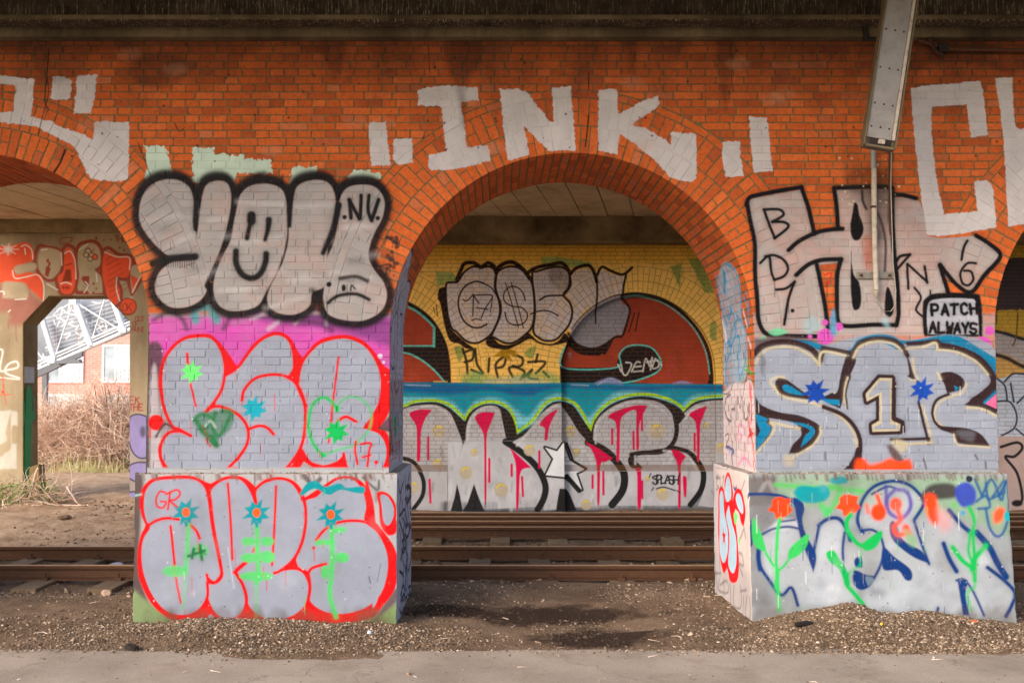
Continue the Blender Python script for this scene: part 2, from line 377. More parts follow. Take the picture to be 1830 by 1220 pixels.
for t in ['330,708 265,730 228,800 232,880 280,958','228,420 245,560 285,660 325,712','500,595 560,562 640,580 715,630 755,700 750,790 690,880 610,960','228,420 235,330 270,240 370,150 500,132 560,165 610,260 618,340 600,450 555,530 500,595',
 '625,372 700,320 785,200 855,143 930,118 1000,148 1030,230 1035,330 1000,390','720,525 735,460 800,393 900,370 990,382 1060,440 1098,540 1102,680 1080,800 1020,900 960,962','1060,400 1075,320 1120,240 1200,165 1330,138 1430,162 1500,222 1555,330 1572,430 1555,540 1515,620 1465,690','1060,400 1060,450 1108,560','1335,850 1350,920 1372,965','760,700 820,680 870,690 910,730','330,708 370,720 410,740','1300,650 1350,625 1410,655','1085,830 1130,900 1200,925']:
    fc.line(t, RED, 17, 1)
fc.line('388,245 392,310', RED, 15, 1); fc.line('405,415 440,560', RED, 11, 1); fc.line('1305,265 1275,500 1245,780', RED, 11, 1); fc.line('500,760 528,805', RED, 8, 1)
fc.dot(200,660,48,RED,2); fc.line('165,700 163,750', RED, 7); fc.line('200,745 250,670 300,690', (60,50,55), 14, 2, .9); fc.line('300,690 340,700 400,735', RED, 14, 1)
fc.star(415,355,72,(104,222,112)); fc.star(793,575,80,(18,158,178)); fc.star(1290,715,80,(10,172,84))
GD=(24,112,66)
fc.fill('430,640 470,600 560,590 640,580 675,620 650,700 590,750 560,810 530,760 480,730 440,690', GD, 4, .6)
for t in ['430,640 480,610 540,640 500,690','560,600 540,680 580,740 640,640 650,600 600,590','470,700 530,770 570,800 540,740','440,650 500,720 560,790']: fc.line(t, GD, 22, 3, .85)
fc.line('500,680 530,650 560,690', (200,205,205), 12, 3, .6); fc.line('480,680 520,760', (150,70,50), 8, 2, .8)
fc.line('1295,590 1270,540 1210,508 1150,550 1125,640 1130,730 1165,810 1210,855', (26,176,90), 17, 2, .95)
fc.line('1300,570 1320,530 1380,503 1450,525 1500,590 1495,690 1450,750 1390,800 1300,825 1210,858', (60,180,100), 13, 3, .8)
fc.dot(1298,575,15,(26,176,90)); fc.dot(1213,858,14,(26,176,90))
fc.line('1410,775 1405,830 1420,910', RED, 12, 1); fc.line('1440,790 1500,785 1490,830 1480,925', RED, 12, 1); fc.line('1450,870 1500,855', RED, 10, 1); fc.dot(1533,900,12,RED); fc.line('1530,900 1530,945',RED,4)
fc.dot(1557,258,14,(215,205,220)); fc.dot(1578,295,8,(215,205,220)); fc.fill('1585,660 1618,640 1618,700', (214,100,190), 2); fc.fill('1540,700! 1620,610! 1620,720!', (82,60,62), 2, .9)
fc.line('350,635 355,665 370,640 385,660', (110,110,120), 6, 2, .6)

# plinth of the left pier
fc.setv(220,830,3.1278, yp(-0.08))
fc.fill('0,20! 1620,20! 1620,960! 0,960!', (168,168,170), 2, smooth=False)
fc.fill('0,40! 110,60 100,300 95,600 160,800! 60,930! 0,930!', (82,66,64), 5, .95)
fc.fill('60,700 180,790 330,860 400,960! 40,960! 40,700', (124,142,98), 5)
fc.fill('1300,860 1400,850 1480,800 1540,770! 1560,960! 900,960! 1100,820', (132,160,102), 5); fc.fill('1440,800 1520,690 1535,760 1440,840', (92,70,72), 5, .9)
for x in (735,1035,1143,450): fc.line([(x,60),(x,120)], (60,60,60), 5, 1, .8)
fc.line('1010,60 1060,110 1100,80', (70,65,68), 26, 3, .8); fc.line('1340,70 1420,140 1430,90', (60,58,60), 10, 2, .85); fc.line('1415,130 1415,200', (110,108,112), 16, 3, .6)
fc.fill('98,240 108,150 160,88 250,66 380,66 460,95 490,105! 560,72 640,66 700,88 745,130! 800,85 880,70 960,95 1005,150! 1005,190! 1120,115 1200,68 1290,68 1350,110 1395,190 1412,320! 1470,390 1520,470 1535,560 1520,690 1450,790 1380,860 1200,885 900,880 600,892 330,886! 240,850 150,760 95,620 82,500 100,390 130,345! 105,290', RED, 1.2)
A1='116,230 128,145 180,92 290,80 390,82 448,120 472,200 492,350 535,560 540,610 510,648 480,630 465,620! 466,740 420,808 340,838 240,815 155,710 108,570 108,430 150,352 130,310'
A2='495,140 555,90 640,80 690,120 728,200 742,300 742,420 725,500 650,560 622,600 665,680 680,770 650,835 590,860 525,835 478,750 478,665! 515,665 558,625 548,530 510,330 495,200'
A3='752,130 825,92 890,84 945,110 985,170 1010,230 1016,310 1000,430 955,525 890,580 840,605! 930,588 990,595 1025,640 1035,700 1010,790 940,845 850,862 765,845 700,780 688,700 640,600! 725,510 745,400 742,240'
A4='1015,210 1080,180 1140,125 1205,82 1280,82 1335,140 1358,230 1350,315 1420,380 1470,480 1478,590 1440,720 1350,800 1220,832 1110,812 1040,750 1045,670 1032,600 990,580 968,530 1010,430 1028,320'
for t in (A1,A2,A3,A4): fc.fill(t, GRY, 1.2)
fc.fill('470,860! 490,835 540,880! 480,885!', GRY, 1)
for t in ['130,345 190,310 250,298 310,305','375,335 410,370 428,410','98,240 108,150 160,88 250,70 380,70 450,105 485,180 505,350 545,560 550,620 515,660 480,645 468,615','480,130 560,78 640,70 700,100 735,170 745,240','745,130 800,88 880,76 950,100 1005,170 1022,290 1000,430 950,530 880,590 845,605','620,600 670,560 690,545','625,600 665,660 690,740 685,800','1000,195 1080,170','1080,420 1130,360 1220,318 1350,318 1440,370','1035,605 1060,575 1135,553','960,540 980,580 1030,605 1045,680 1035,760','130,345 95,450 88,540 100,640 160,760 240,825 340,850 420,818 470,740 470,660','470,760 500,830 590,872 660,840 690,790','1360,100 1385,200 1365,310']:
    fc.line(t, RED, 15, 1)
for a,w in [('265,345 275,430 287,550 290,600',13),('290,600 305,690 322,770',11),('585,105 600,300 610,528',12),('855,120 848,300 838,480 832,560',12),('1065,465 1070,540',4),('803,640 803,700',4),('725,485 735,465',9)]: fc.line(a, RED, w, 1)
fc.dot(1065,463,9,RED)
D1='1420,155 1480,160 1525,230 1520,340 1485,385 1440,340 1430,230'
fc.fill(D1, RED, 1.2); fc.fill('1440,170 1480,178 1512,240 1508,300 1480,340 1455,310 1445,230', GRY, 1); fc.fill('1400,690! 1425,740 1395,800', GRY, 1)
fc.fill('1452,345 1500,335 1530,310! 1525,380 1480,392', RED, 1.5)
TEA=(0,142,152)
fc.fill('990,160 1010,125 1035,100 1080,90 1130,122 1210,104 1250,128 1335,120 1352,138 1340,158 1290,155 1215,140 1150,168 1080,135 1040,145 1000,175', TEA, 1.5)
LG=(84,196,106)
fc.line('365,330 362,420 355,520 350,600', LG, 20, 2.5, .85); fc.line('350,600 345,700 335,800', LG, 15, 4, .45); fc.dot(290,595,70,LG,3,.85,ry=32); fc.dot(430,480,48,LG,4,.75,ry=38)
fc.line('748,345 750,480 755,600 745,660', LG, 22, 2.5); fc.line('745,660 745,850', LG, 16, 4, .5)
for x,y,a,b in [(700,428,38,24),(805,428,38,26),(705,520,48,26),(805,515,45,34),(745,622,95,26)]: fc.dot(x,y,a,LG,2.5,.95,ry=b)
fc.line('1165,345 1170,480 1165,620 1155,720 1190,850', LG, 23, 2.5); fc.line('1090,435 1165,432', LG, 26, 2.5); fc.line('1175,370 1230,362', LG, 26, 2.5)
fc.dot(1222,518,42,LG,2.5,ry=28); fc.dot(1130,600,24,LG,2.5,ry=36); fc.line('1160,590 1170,540',LG,20,2)
for x,y in [(350,265),(745,268),(1160,278)]:
    fc.star(x,y,78,TEA,rot=.4); fc.fill([(x-14,y+50),(x+14,y+50),(x+8,y+82),(x-2,y+82)],TEA,1.5,smooth=False); fc.dot(x+1,y,22,(255,92,32),1.2,ry=26)
fc.line('395,470 385,520', (24,110,64), 16, 2); fc.line('430,450 440,530', (24,110,64), 16, 2); fc.line('365,510 455,480', (24,110,64), 14, 2); fc.line('420,470 462,500',(24,110,64),10,3,.7)
fc.line('235,155 205,150 185,190 190,230 220,240 240,210 210,205', RED, 9, 1); fc.line('250,250 262,160', RED, 9, 1); fc.line('240,165 300,140 318,165 290,195 262,200 300,235', RED, 9, 1)
for t in ['585,460 620,690','340,600 343,640']: fc.line(t,(205,205,210),5,1.5,.6)
fc.line('1375,625 1382,660',(70,70,80),5,1); fc.line('1440,555 1420,655',(90,90,100),4,1,.8); fc.dot(390,720,12,(196,198,204),4,.4); fc.line('68,172 100,165',(150,200,195),8,1.5)

# right pier: pinkish block piece with black outlines
fc.setv(0,0,1, yp(0.0))
fc.fill('1345,560! 1790,560! 1800,640! 1345,660!', (165,150,150), 5, .8, mot=.5, smooth=False)
fc.setv(1270,320,3.2679)
PKW=(174,164,160)
reg='222,118! 525,62! 600,318! 700,300 765,290! 735,180 725,58! 1062,60! 1075,105! 1200,112! 1240,180 1262,330! 1360,345 1550,330! 1640,390 1692,452! 1600,570 1520,662! 1350,560! 1380,670! 1260,700! 1240,915! 700,905! 320,908! 275,780 260,500'
fc.fill(reg, (186,134,118), 2, .7); fc.fill(reg, PKW, 2, .96, mot=.3)
fc.fill('635,500! 745,488! 735,640 728,760 700,900! 675,780 655,640', PKW, 1.5, erase=True); fc.line('690,900 660,720 630,520',(140,60,45),0.1)
fc.fill('1090,560! 1340,520! 1380,650! 1260,690! 1240,900! 1100,880!', (205,195,190), 6, .35, mot=.5)
for t in ['210,150 228,108 300,88 420,65 530,48','530,48 555,120 575,180 605,320','212,140 235,260 258,380 260,560 272,700 282,830 330,905 450,915 620,918','455,415 520,360 620,312 700,295 770,290','742,285 738,180 722,60','722,52 850,48 980,45 1062,52','500,560 570,500 650,472 762,468','762,468 740,560 738,700 745,830 800,858 950,850 1085,852','1085,852 1098,780 1090,600 1070,400 1062,200 1062,60','620,500 645,620 668,740 690,900','1080,92 1130,95 1200,112','1550,330 1630,380 1692,450 1600,560 1520,660 1430,610 1340,500','1340,505 1365,590 1392,680']:
    fc.line(t, BLK, 27, 1.6)
fc.line('1062,60 1045,200 1060,320 1070,420', BLK, 22, 4, .8)
fc.fill('838,140 858,150 870,210 895,290 870,352 832,350 815,280 828,200', BLK, 1.6); fc.fill('820,490 838,560 870,610 880,700 868,755 832,755 818,640', BLK, 1.6); fc.fill('1030,632 1050,650 1072,740 1055,800 1020,790 1018,700', BLK, 1.6)
fc.line('885,70 890,130 910,175', BLK, 14, 2.5); fc.line('960,170 1000,260 1022,380 1018,540', BLK, 13, 2.5,.9)
for t,w in [('312,178 340,260 375,345',17),('312,178 400,178 425,210 360,250',17),('360,250 430,252 452,282 375,345',17),('290,490 340,452 355,540 372,588',16),('372,588 430,565 452,520 425,470 370,445 320,452',16),('382,645 440,638 490,600',16),('490,600 455,700 430,848',17),('1155,640 1148,500',15),('1150,495 1265,600',15),('1265,605 1250,510',15),('1085,480 1110,450 1165,440',18),('1165,440 1095,520',16),('1500,360 1478,400 1466,470',16),('1550,492 1500,492 1460,545 1470,605 1505,620 1535,585 1520,540 1480,535',15),('1190,635 1228,690 1200,760 1235,800',14),('1283,650 1285,690',10)]:
    fc.line(t, BLK, w, 1.3)
fc.dot(478,768,12,BLK); fc.line('665,560 705,548 690,600 670,625',(190,50,35),9,1.5); 
fc.fill('980,0 1050,20 1060,200 1000,380 930,330 900,100', (70,54,44), 14, .7, mot=.35); fc.fill('890,340 950,360 945,520 900,500', (176,78,40), 8, .7, mot=.4); fc.fill('820,-60 1000,-70 1080,40 1090,140 860,120 800,40',(48,34,26),16,.6,mot=.4)
fc.fill('1238,740 1260,690 1330,665 1540,668 1580,710 1588,900 1560,920 1290,918 1245,900', BLK, 2)
fc.fill('1270,735 1330,700 1500,698 1550,725 1565,890 1540,905 1300,905 1268,880', (172,172,180), 1.5)
fc.text('PATCH',1290,736,60,BLK,18,sp=.9,soft=1.2,narrow=1.05,rot=-.04); fc.text('ALWAYS',1284,836,58,BLK,17,sp=.8,soft=1.2,rot=.03)
for x,y,r in [(670,920,48),(750,862,24),(668,838,18),(580,920,13),(1630,885,27),(1592,965,46)]: fc.dot(x,y,r,(206,84,178),1.5)
fc.fill('340,890 400,868 450,890 380,915', (110,195,150), 3, .9); fc.fill('275,945 310,915 330,940',(110,195,150),3,.9); fc.fill('545,840 600,800 640,860 570,900',(150,185,195),6,.6); fc.fill('1000,830 1030,800 1045,880',(150,190,200),5,.6); fc.fill('700,800 722,760 735,900 700,900',(60,150,190),4,.8)

# S A R piece with the boxed figure one
fc.setv(1270,580,3.2679)
DK=(52,34,36); CRM=(188,176,148); SB=(16,122,164); LIL=(148,154,168)
fc.fill('250,150! 420,95 660,120 900,60 1150,90 1400,60 1640,120 1690,300! 1710,870! 250,870!', LIL, 2.5)
fc.fill('252,80! 420,70 600,90 640,130 500,110 330,130 252,190!', (96,84,90), 5, .9)
fc.fill('480,92 560,92 650,118 800,150 860,90 950,58 1050,62 1140,95 1320,68 1440,66 1560,130 1670,200! 1672,300! 1560,190 1420,120 1150,110 1110,150 950,90 840,150 820,180 650,150', SB, 1.5)
def dk(t,w=36): fc.line(t, DK, w, 1.3)
def cr(t,w=15): fc.line(t, CRM, w, 1.3)
dk('248,180 300,125 400,100 500,108 590,145 640,205',34); dk('640,205 660,140',30); dk('660,138 740,150 830,170',24); dk('825,180 870,110 960,82 1060,90 1120,130 1150,180',26)
dk('1150,112 1230,108 1320,95 1340,125',24); dk('1340,122 1450,145 1560,195 1630,270 1655,340 1600,400 1530,450',40)
fc.fill('790,180! 850,205 800,330 772,440 758,490! 660,440 700,400 740,390 760,290', DK, 1.3); fc.fill('1140,150! 1165,220 1190,300 1200,330! 1150,300 1160,280', DK, 1.3)
fc.fill('380,330 410,308 460,330 520,375 600,420 720,405! 770,400! 760,440! 620,440 520,430 420,410 380,370', DK, 1.3); fc.fill('420,358 450,350 500,378 545,412 470,402 430,385', SB, 1.3); fc.fill('640,432! 752,438! 755,474! 690,460', SB, 1.3)
fc.line('370,370 350,330 390,305 430,308', CRM, 13, 1.3); cr('370,360 400,405 460,430 560,450 660,480 750,530 810,590 845,650 855,720',14)
fc.fill('262,420! 300,470 400,510 520,530 620,575 645,620 610,690 540,740 455,755! 480,700 530,640 500,580 440,560 340,545! 360,600! 340,650 265,745! 262,500!', DK, 1.3)
fc.fill('262,520! 335,548! 325,570! 355,600! 340,640! 270,735! 268,660! 290,620! 268,560!', SB, 1.5); fc.fill('455,565! 540,575! 600,600 605,640 560,690 525,715! 550,650 580,620 555,600!', SB, 1.3)
cr('350,570 400,580 460,595 520,605',14); cr('350,575 375,600 350,650 310,700 270,745',13); cr('640,600 640,640 600,700 540,740 480,772',13)
fc.line('660,480 760,520 830,580 870,660 872,740 850,790', DK, 24, 1.3); fc.fill('765,860! 830,780 850,720 880,720 885,860!', DK, 1.5)
cr('265,230 280,190 330,145 420,128 510,140 590,185 635,235',14); cr('635,235 655,158 790,180',14); cr('835,190 870,130 960,98 1060,110 1115,150',14); cr('1145,140 1240,130 1310,105 1325,140',13); cr('1325,145 1440,160 1550,215 1620,290',13)
cr('800,310 785,370 782,440 800,480',13); fc.line('815,300 790,400 800,490',DK,9,1.3)
cr('1180,200 1190,270 1210,320 1170,325',13); cr('1235,470 1270,590 1290,690',13); fc.line('1215,450 1240,560 1275,690',DK,16,1.3); fc.line('1055,670 1160,668 1275,665',DK,17,1.3); cr('1060,690 1160,695 1285,688',12)
fc.fill('1340,290 1400,275 1460,300 1485,340 1460,380 1380,400! 1365,350', DK, 1.3); fc.fill('1420,355! 1448,370 1430,388!', SB, 1.3); cr('1325,280 1345,320',13); cr('1495,345 1470,395 1400,420 1340,450 1310,500 1315,560 1350,590',13)
fc.line('1390,405 1320,440 1295,510 1315,575 1360,605',DK,16,1.3)
fc.fill('1320,590! 1400,595 1500,605 1580,640 1635,712! 1540,705 1440,690! 1415,640 1350,615', DK, 1.3); fc.fill('1440,620 1540,625 1530,680 1470,665', (92,92,100), 5, .8); cr('1420,640 1445,700 1540,708 1635,715',10)
fc.fill('1480,468! 1580,400 1672,340! 1675,530! 1600,490', DK, 1.3); fc.fill('1600,460! 1670,400! 1670,490!', (222,106,150), 1.3); fc.line('1600,455 1670,390', SB, 14, 1.3); cr('1490,485 1580,490 1675,535',13)
for t in ['905,405! 985,310! 1060,312! 1062,560! 1110,580! 1105,620! 945,625! 942,585! 985,560! 985,410! 912,448!']:
    fc.line(t, DK, 40, 1.3, closed=True, smooth=False); fc.fill(t, CRM, 1, smooth=False)
fc.fill('925,402! 990,328! 1045,328! 1048,575! 1095,592! 1092,608! 958,612! 957,597! 1000,575! 1000,390! 925,428!', LIL, 1, smooth=False)
fc.line('1072,345 1068,545 1120,570 1125,620', DK, 26, 1.3, smooth=False)
fc.fill('1030,710! 1060,705 1110,760 1160,850! 1100,850', (92,66,62), 4, .9); fc.fill('1060,680 1100,670 1150,700 1120,750 1085,720', CRM, 5, .9)
fc.star(612,392,80,(18,66,160),rot=.6); fc.star(1235,380,76,(24,72,168),rot=.3)
fc.fill('850,790 900,785 930,815 1000,800 1050,780 1100,800 1160,785 1175,850 1080,860 960,870! 850,862', (248,74,22), 5, .98); fc.fill('930,860 980,862 970,905 945,895',(240,80,40),4,.8)
fc.fill('430,765 480,765 480,820 440,820',CRM,7,.8); fc.fill('290,180 315,190 312,290 295,280',(96,90,98),5,.6); fc.fill('280,255! 330,420! 290,400!',LIL,4,.6)
for t in ['1545,760 1560,785','1245,785 1262,850','1605,800 1608,840','670,745 672,790']: fc.line(t,(60,40,35),9,2,.8)

# plinth of the right pier
fc.setv(1270,820,3.05, yp(-0.08))
fc.fill('190,60! 1730,60! 1730,980! 190,980!', (150,156,160), 2, mot=.12, smooth=False)
fc.fill('355,90! 830,90 1000,110 1350,95 1700,110! 1700,420 1400,330 1100,300 830,260 600,270 360,240!', (138,166,140), 8, .95)
fc.fill('200,95! 358,90! 345,240 210,260!', (96,88,86), 6, .8); fc.line('270,180 310,120 345,180', (160,155,155), 20, 4, .7)
fc.fill('205,260 470,250 460,360 300,400 240,520 300,700 350,830 230,880! 205,600', (118,116,120), 16, .9, mot=.4)
for x,y,a,b in [(700,700,60,40),(1000,760,120,60),(620,440,70,40),(1230,700,60,80),(420,320,40,40),(1100,650,80,30),(350,560,50,40),(760,560,50,70),(900,720,90,30),(1480,560,50,60)]: fc.dot(x,y,a,(186,190,198) if (x%3) else (130,130,140),20,.55,ry=b)
NV=(16,54,116)
WT=(180,186,194)
fc.fill('280,420 330,385 420,370 480,380 500,460 560,620 580,480 600,370 640,330 710,335 735,400 722,545 740,640 790,740 700,790 500,790 440,700 385,735 320,650 275,560', WT, 9, .85, mot=.3)
fc.fill('830,330 835,230 900,155 1000,130 1100,165 1155,240 1100,340 1150,500 1190,570 1300,620 1400,660 1500,780 1480,840 900,830 840,720 900,640 930,480 870,390', WT, 10, .8, mot=.35)
fc.fill('1110,350 1180,330 1300,300 1420,420 1560,600 1650,740 1600,850 1480,850 1360,640 1270,470 1200,560', WT, 12, .6, mot=.4)
for i in range(46):
    x=random.uniform(220,1660); y=random.uniform(260,860); fc.line([(x,y),(x+random.uniform(-40,40),y+random.uniform(-12,30))], random.choice([(120,126,138),(222,224,226),(92,96,108),(150,170,160)]), random.uniform(10,44), 9, random.uniform(.15,.45), mot=.4)
fc.fill('380,320! 470,330 480,380 300,395!', (190,192,198), 4); fc.line('355,140 500,150 650,158 830,175', (80,190,90), 24, 4, .8); fc.line('650,150 700,145 690,220 640,290',(80,180,90),30,4,.75)
fc.line('205,192 300,190 400,205 470,250',NV,16,1.6)
fc.fill('430,210! 480,215 512,260 500,330 520,410 575,520 560,615! 520,510 490,430 470,330 455,250',NV,2)
for t,w in [('215,340 225,440 218,470',14),('280,410 340,380 420,368 480,378',12),('262,490 270,580 320,660 385,740 440,700 475,795',17),('265,480 258,530 268,600',22),('380,340 460,330',10),('590,360 640,325 700,325 740,380 760,440',20),('560,520 575,440 590,370',16),('730,400 720,480 722,545',14),
  ('830,400 800,330 830,220 890,150 980,120 1060,130 1120,170 1162,240 1110,330',18),('880,190 960,150 1010,160',12),('820,390 880,385 925,420 945,500 925,580 890,650',14),('1110,340 1150,460 1190,570',14),('1340,660 1380,655 1430,720 1490,850',12),('1270,460 1300,540 1340,610',24),('1510,590 1600,660 1660,730 1640,800 1610,855',20),('1450,400 1520,480 1560,560 1610,640',34),('1300,280 1370,360 1420,400',24),('1240,810 1235,835',14)]: fc.line(t,NV,w*1.0,2.2)
fc.line('955,150 960,260',(70,70,160),20,3,.8); fc.line('1000,170 960,220 975,290 1040,320 1090,260 1070,180 1010,165',(82,60,160),20,3,.9)
fc.fill('985,340 1010,350 1050,440 1150,500 1195,570! 1100,530 1000,450 975,380',NV,2); fc.fill('940,480 1000,530 1080,590 1100,630 1090,660 1060,655 1020,605 940,598',NV,2)
fc.fill('780,605 850,630 890,640 870,690 820,712 780,680',NV,2); fc.fill('785,545 820,530 828,585 790,585',NV,2); fc.fill('845,640 890,650 860,690',(110,130,150),2)
fc.fill('1345,660! 1400,660 1390,740 1410,850! 1375,850!',NV,2)
fc.fill('1150,190 1200,140 1300,130 1345,160 1330,210 1160,220',(62,56,58),5,.95); fc.dot(1410,108,18,(40,40,60)); fc.fill('1340,150 1400,125 1445,170 1440,240 1380,262 1340,220',(48,66,170),4,.95); fc.dot(1375,293,13,(90,150,200)); fc.dot(1330,250,20,(110,180,110),4,.8)
fc.line('1640,150 1645,400 1670,700 1680,850',(70,84,92),22,5,.7)
for t in ['1450,130 1480,200 1440,110','1480,200 1530,110 1580,220','1500,130 1520,220 1600,120 1590,220','1620,110 1570,200','1450,230 1500,200 1520,260 1460,270','1540,210 1600,180','1500,270 1520,370 1560,420 1600,390 1640,260','1620,120 1630,300']: fc.line(t,(30,84,140),14,2,.85)
fc.fill('1540,300 1570,262 1605,280 1590,330 1550,350',(245,86,36),6,.95); fc.dot(1622,310,22,(20,170,180),2,ry=28)
fc.fill('455,180 490,145 570,150 620,140 650,180 625,225 540,240 480,220',(10,148,158),3); fc.dot(700,115,50,(10,148,158),3,ry=22)
OR=(248,70,26)
fc.star(383,262,66,OR,n=7,ri=.8); fc.star(752,248,66,OR,n=7,ri=.8); fc.fill('385,320! 378,335! 400,330!',OR,1)
fc.dot(915,290,42,OR,4,ry=46); fc.line('908,200 930,260',OR,20,4); fc.line('850,250 858,290',OR,18,5,.8); fc.dot(1010,245,34,OR,4,ry=36); fc.line('1020,280 1035,330 1000,370 1020,410 1080,400',OR,24,4); fc.dot(1065,375,20,OR,4)
fc.fill('1168,200 1220,195 1240,260 1248,330 1220,360 1180,300',OR,6); fc.fill('1235,270 1300,300 1310,370 1255,390',(214,150,150),10,.7)
G1=(58,196,96); G2=(16,178,82)
fc.line('378,325 365,400 358,560 362,650 375,820',G1,17,1.6); fc.line('362,600 330,560 290,490 240,380',G1,13,1.8); fc.fill('235,318 255,360 285,430 300,490 285,500 240,470 225,400',G1,1.8); fc.line('365,610 400,580 430,540',G1,12,1.8); fc.fill('535,408 520,480 470,530 425,540 430,490 480,440',G1,1.8); fc.line('362,600 360,700',G1,24,2)
fc.line('765,300 742,340 748,390 790,450 820,470',G2,22,2); fc.line('820,470 815,580',G2,10,3,.7); fc.fill('820,470 850,440 925,390 935,420 900,480 850,500',G2,2.5)
fc.fill('630,510 670,498 700,540 740,600 760,680 735,680 700,600 650,560',G2,2); fc.line('745,630 740,680 790,740 830,790',G2,22,2.5); fc.line('750,620 820,575',G2,10,3,.7)
fc.line('1412,265 1435,330 1430,420 1440,560 1440,660',G2,18,3); fc.line('1320,480 1370,550 1425,590',G2,24,3); fc.line('1500,470 1440,540 1425,600',G2,26,3); fc.line('1415,400 1405,500 1425,560',G2,14,3); fc.line('1430,620 1440,690 1400,730 1420,820',G2,14,4,.8)
fc.fill('590,240 640,260 660,290 620,315',G1,4,.7); fc.fill('1060,380 1120,430 1110,480 1070,450',(120,170,110),5,.7)
for i in range(40):
    x=300+random.random()*1300; y=140+random.random()*600; fc.line([(x,y),(x+1,y+20+random.random()*60)],(225,228,225),2,.8,.4)
# grime along the bottom of both plinths and above the ledge
fc.setv(0,0,1, yp(-0.08))
for i in range(60):
    x=250+random.random()*450; fc.line([(x,848),(x+2,853+random.random()*5)],(110,80,70),4,2,.5)
    x=1345+random.random()*450; fc.line([(x,846),(x+2,853+random.random()*6)],(105,85,75),4,2,.6)
fc.setv(0,0,1, yp(0.0))
for i in range(30):
    x=1500+random.random()*110; y=280+random.random()*90; fc.dot(x,y,.6+random.random()*1.6,(210,200,170),.6,.8)
fc.halo = 0
for (x0,x1,y0,y1,cols,n) in [(290,690,620,840,[RED],9),(250,700,870,1090,[RED,(84,196,106)],14),(1350,1780,640,830,[(52,34,36),(210,212,216)],12),(1345,1800,880,1080,[(24,66,128),(16,178,82),(225,228,228)],26),(250,700,320,560,[BLK],12),(1350,1760,360,590,[BLK],8)]:
    for i in range(n):
        x=random.uniform(x0,x1); y=random.uniform(y0,y1); fc.line([(x,y),(x+.3,y+random.uniform(6,34))], random.choice(cols), random.uniform(.8,1.6), .5, .75, taper=.5)
for i in range(420):
    x,y=random.choice([(random.uniform(240,710),random.uniform(600,1110)),(random.uniform(1340,1810),random.uniform(600,1095))])
    fc.dot(x,y,random.uniform(.4,1.5),random.choice([(70,62,58),(210,210,212),(96,80,68),(120,118,120)]),.5,.75)
fc.setv(0,0,1, yp(-0.08))
for i in range(70):
    x=random.choice([random.uniform(240,705),random.uniform(1345,1815)]); w=random.uniform(6,26); fc.fill([(x-w,1120),(x-w*.5,1100-random.random()*14),(x+w*.3,1096-random.random()*16),(x+w,1120)], (92,74,58), 6, .28, mot=.3)
for i in range(60):
    x=random.choice([random.uniform(240,705),random.uniform(1345,1815)]); y=random.uniform(860,1080); r_=random.uniform(4,22); fc.dot(x,y,r_,random.choice([(84,78,76),(190,192,196),(110,98,90)]),7,random.uniform(.06,.16),ry=r_*random.uniform(.4,1.6),mot=.4)
fc.setv(0,0,1, yp(0.0))
ST=(44,30,22)
for t,a in [('795,66 850,66 860,110 835,150 830,230 815,160 800,120',.5),('235,110 300,95 350,120 300,155 250,150',.5),('60,110 130,100 150,130 90,150',.3),('1280,66 1310,66 1300,180 1290,180',.45),('1120,70 1140,72 1134,130 1126,130',.35),('560,70 620,75 600,140 580,110',.3),('1600,66 1830,66 1830,130 1700,110 1620,130',.45),('380,68 470,72 450,100 400,96',.35),('0,66 240,70 200,92 60,96 0,90',.5),('1500,240 1530,260 1540,340 1515,330',.3)]: fc.fill(t, ST, 8, a, mot=.3)
for t,w in [('87,90 84,130 80,180 86,195 84,200',2.2),('116,268 108,290 98,305 90,312',3.5),('84,140 86,170 74,215 68,240',1.6),('1052,130 1052,160',2),('1052,205 1050,230 1046,262',2.6),('312,220 320,235 330,228',1.6),('765,75 768,130',1.2),('1306,80 1308,150',1.2),('246,255 260,290 275,330',1.4)]: fc.line(t, (24,16,12), w, .6, .9)
for i in range(90):
    fc.dot(random.uniform(0,1830), random.uniform(80,300), random.uniform(.6,2.2), (30,20,16), .6, .8)
for i in range(14):
    x=random.uniform(0,1700); y=random.uniform(90,300); fc.fill([(x,y),(x+30,y-8),(x+44,y+6),(x+16,y+14)], (200,150,120), 6, .25, mot=.3)
IMG_FRONT = fc.image()
# ================================================================ graffiti on the wall behind the tracks (8 m behind the arcade)
YB = 8.0
bc = Canvas('graffiti_back', -8.6, 9.2, -0.1, 4.6, 118, yp(YB))
bc.setv(0,0,1)
OCH=(255,204,104); OC2=(222,172,92)
bc.fill('540,425! 1350,425! 1350,700! 540,700!', OCH, 2, smooth=False); bc.fill('540,695! 720,695! 720,740! 540,740!', (0,148,170), 2, smooth=False); bc.fill('540,738! 722,738! 722,930! 540,930!', (174,171,174), 2, mot=.2, smooth=False)
bc.fill('690,425! 1350,425! 1350,470! 690,470!', (250,190,66), 8, .8, smooth=False)
bc.setv(760,450,4.8158)
for t in ['1005,50 1100,38 1240,60 1425,90! 1420,125 1260,130 1020,105','95,170! 240,180! 270,240! 200,270! 100,300!']: bc.fill(t,(150,184,100),1.6,.85,mot=.2)
bc.setv(700,430,2.9516)
for t in ['1470,135! 1530,120! 1520,255!','1565,95! 1640,90! 1700,280! 1650,270!','1680,440 1710,430 1710,520 1680,510','330,560 380,570 360,640','720,570 760,560 740,620 700,600']: bc.fill(t,(146,164,80),2,.85)
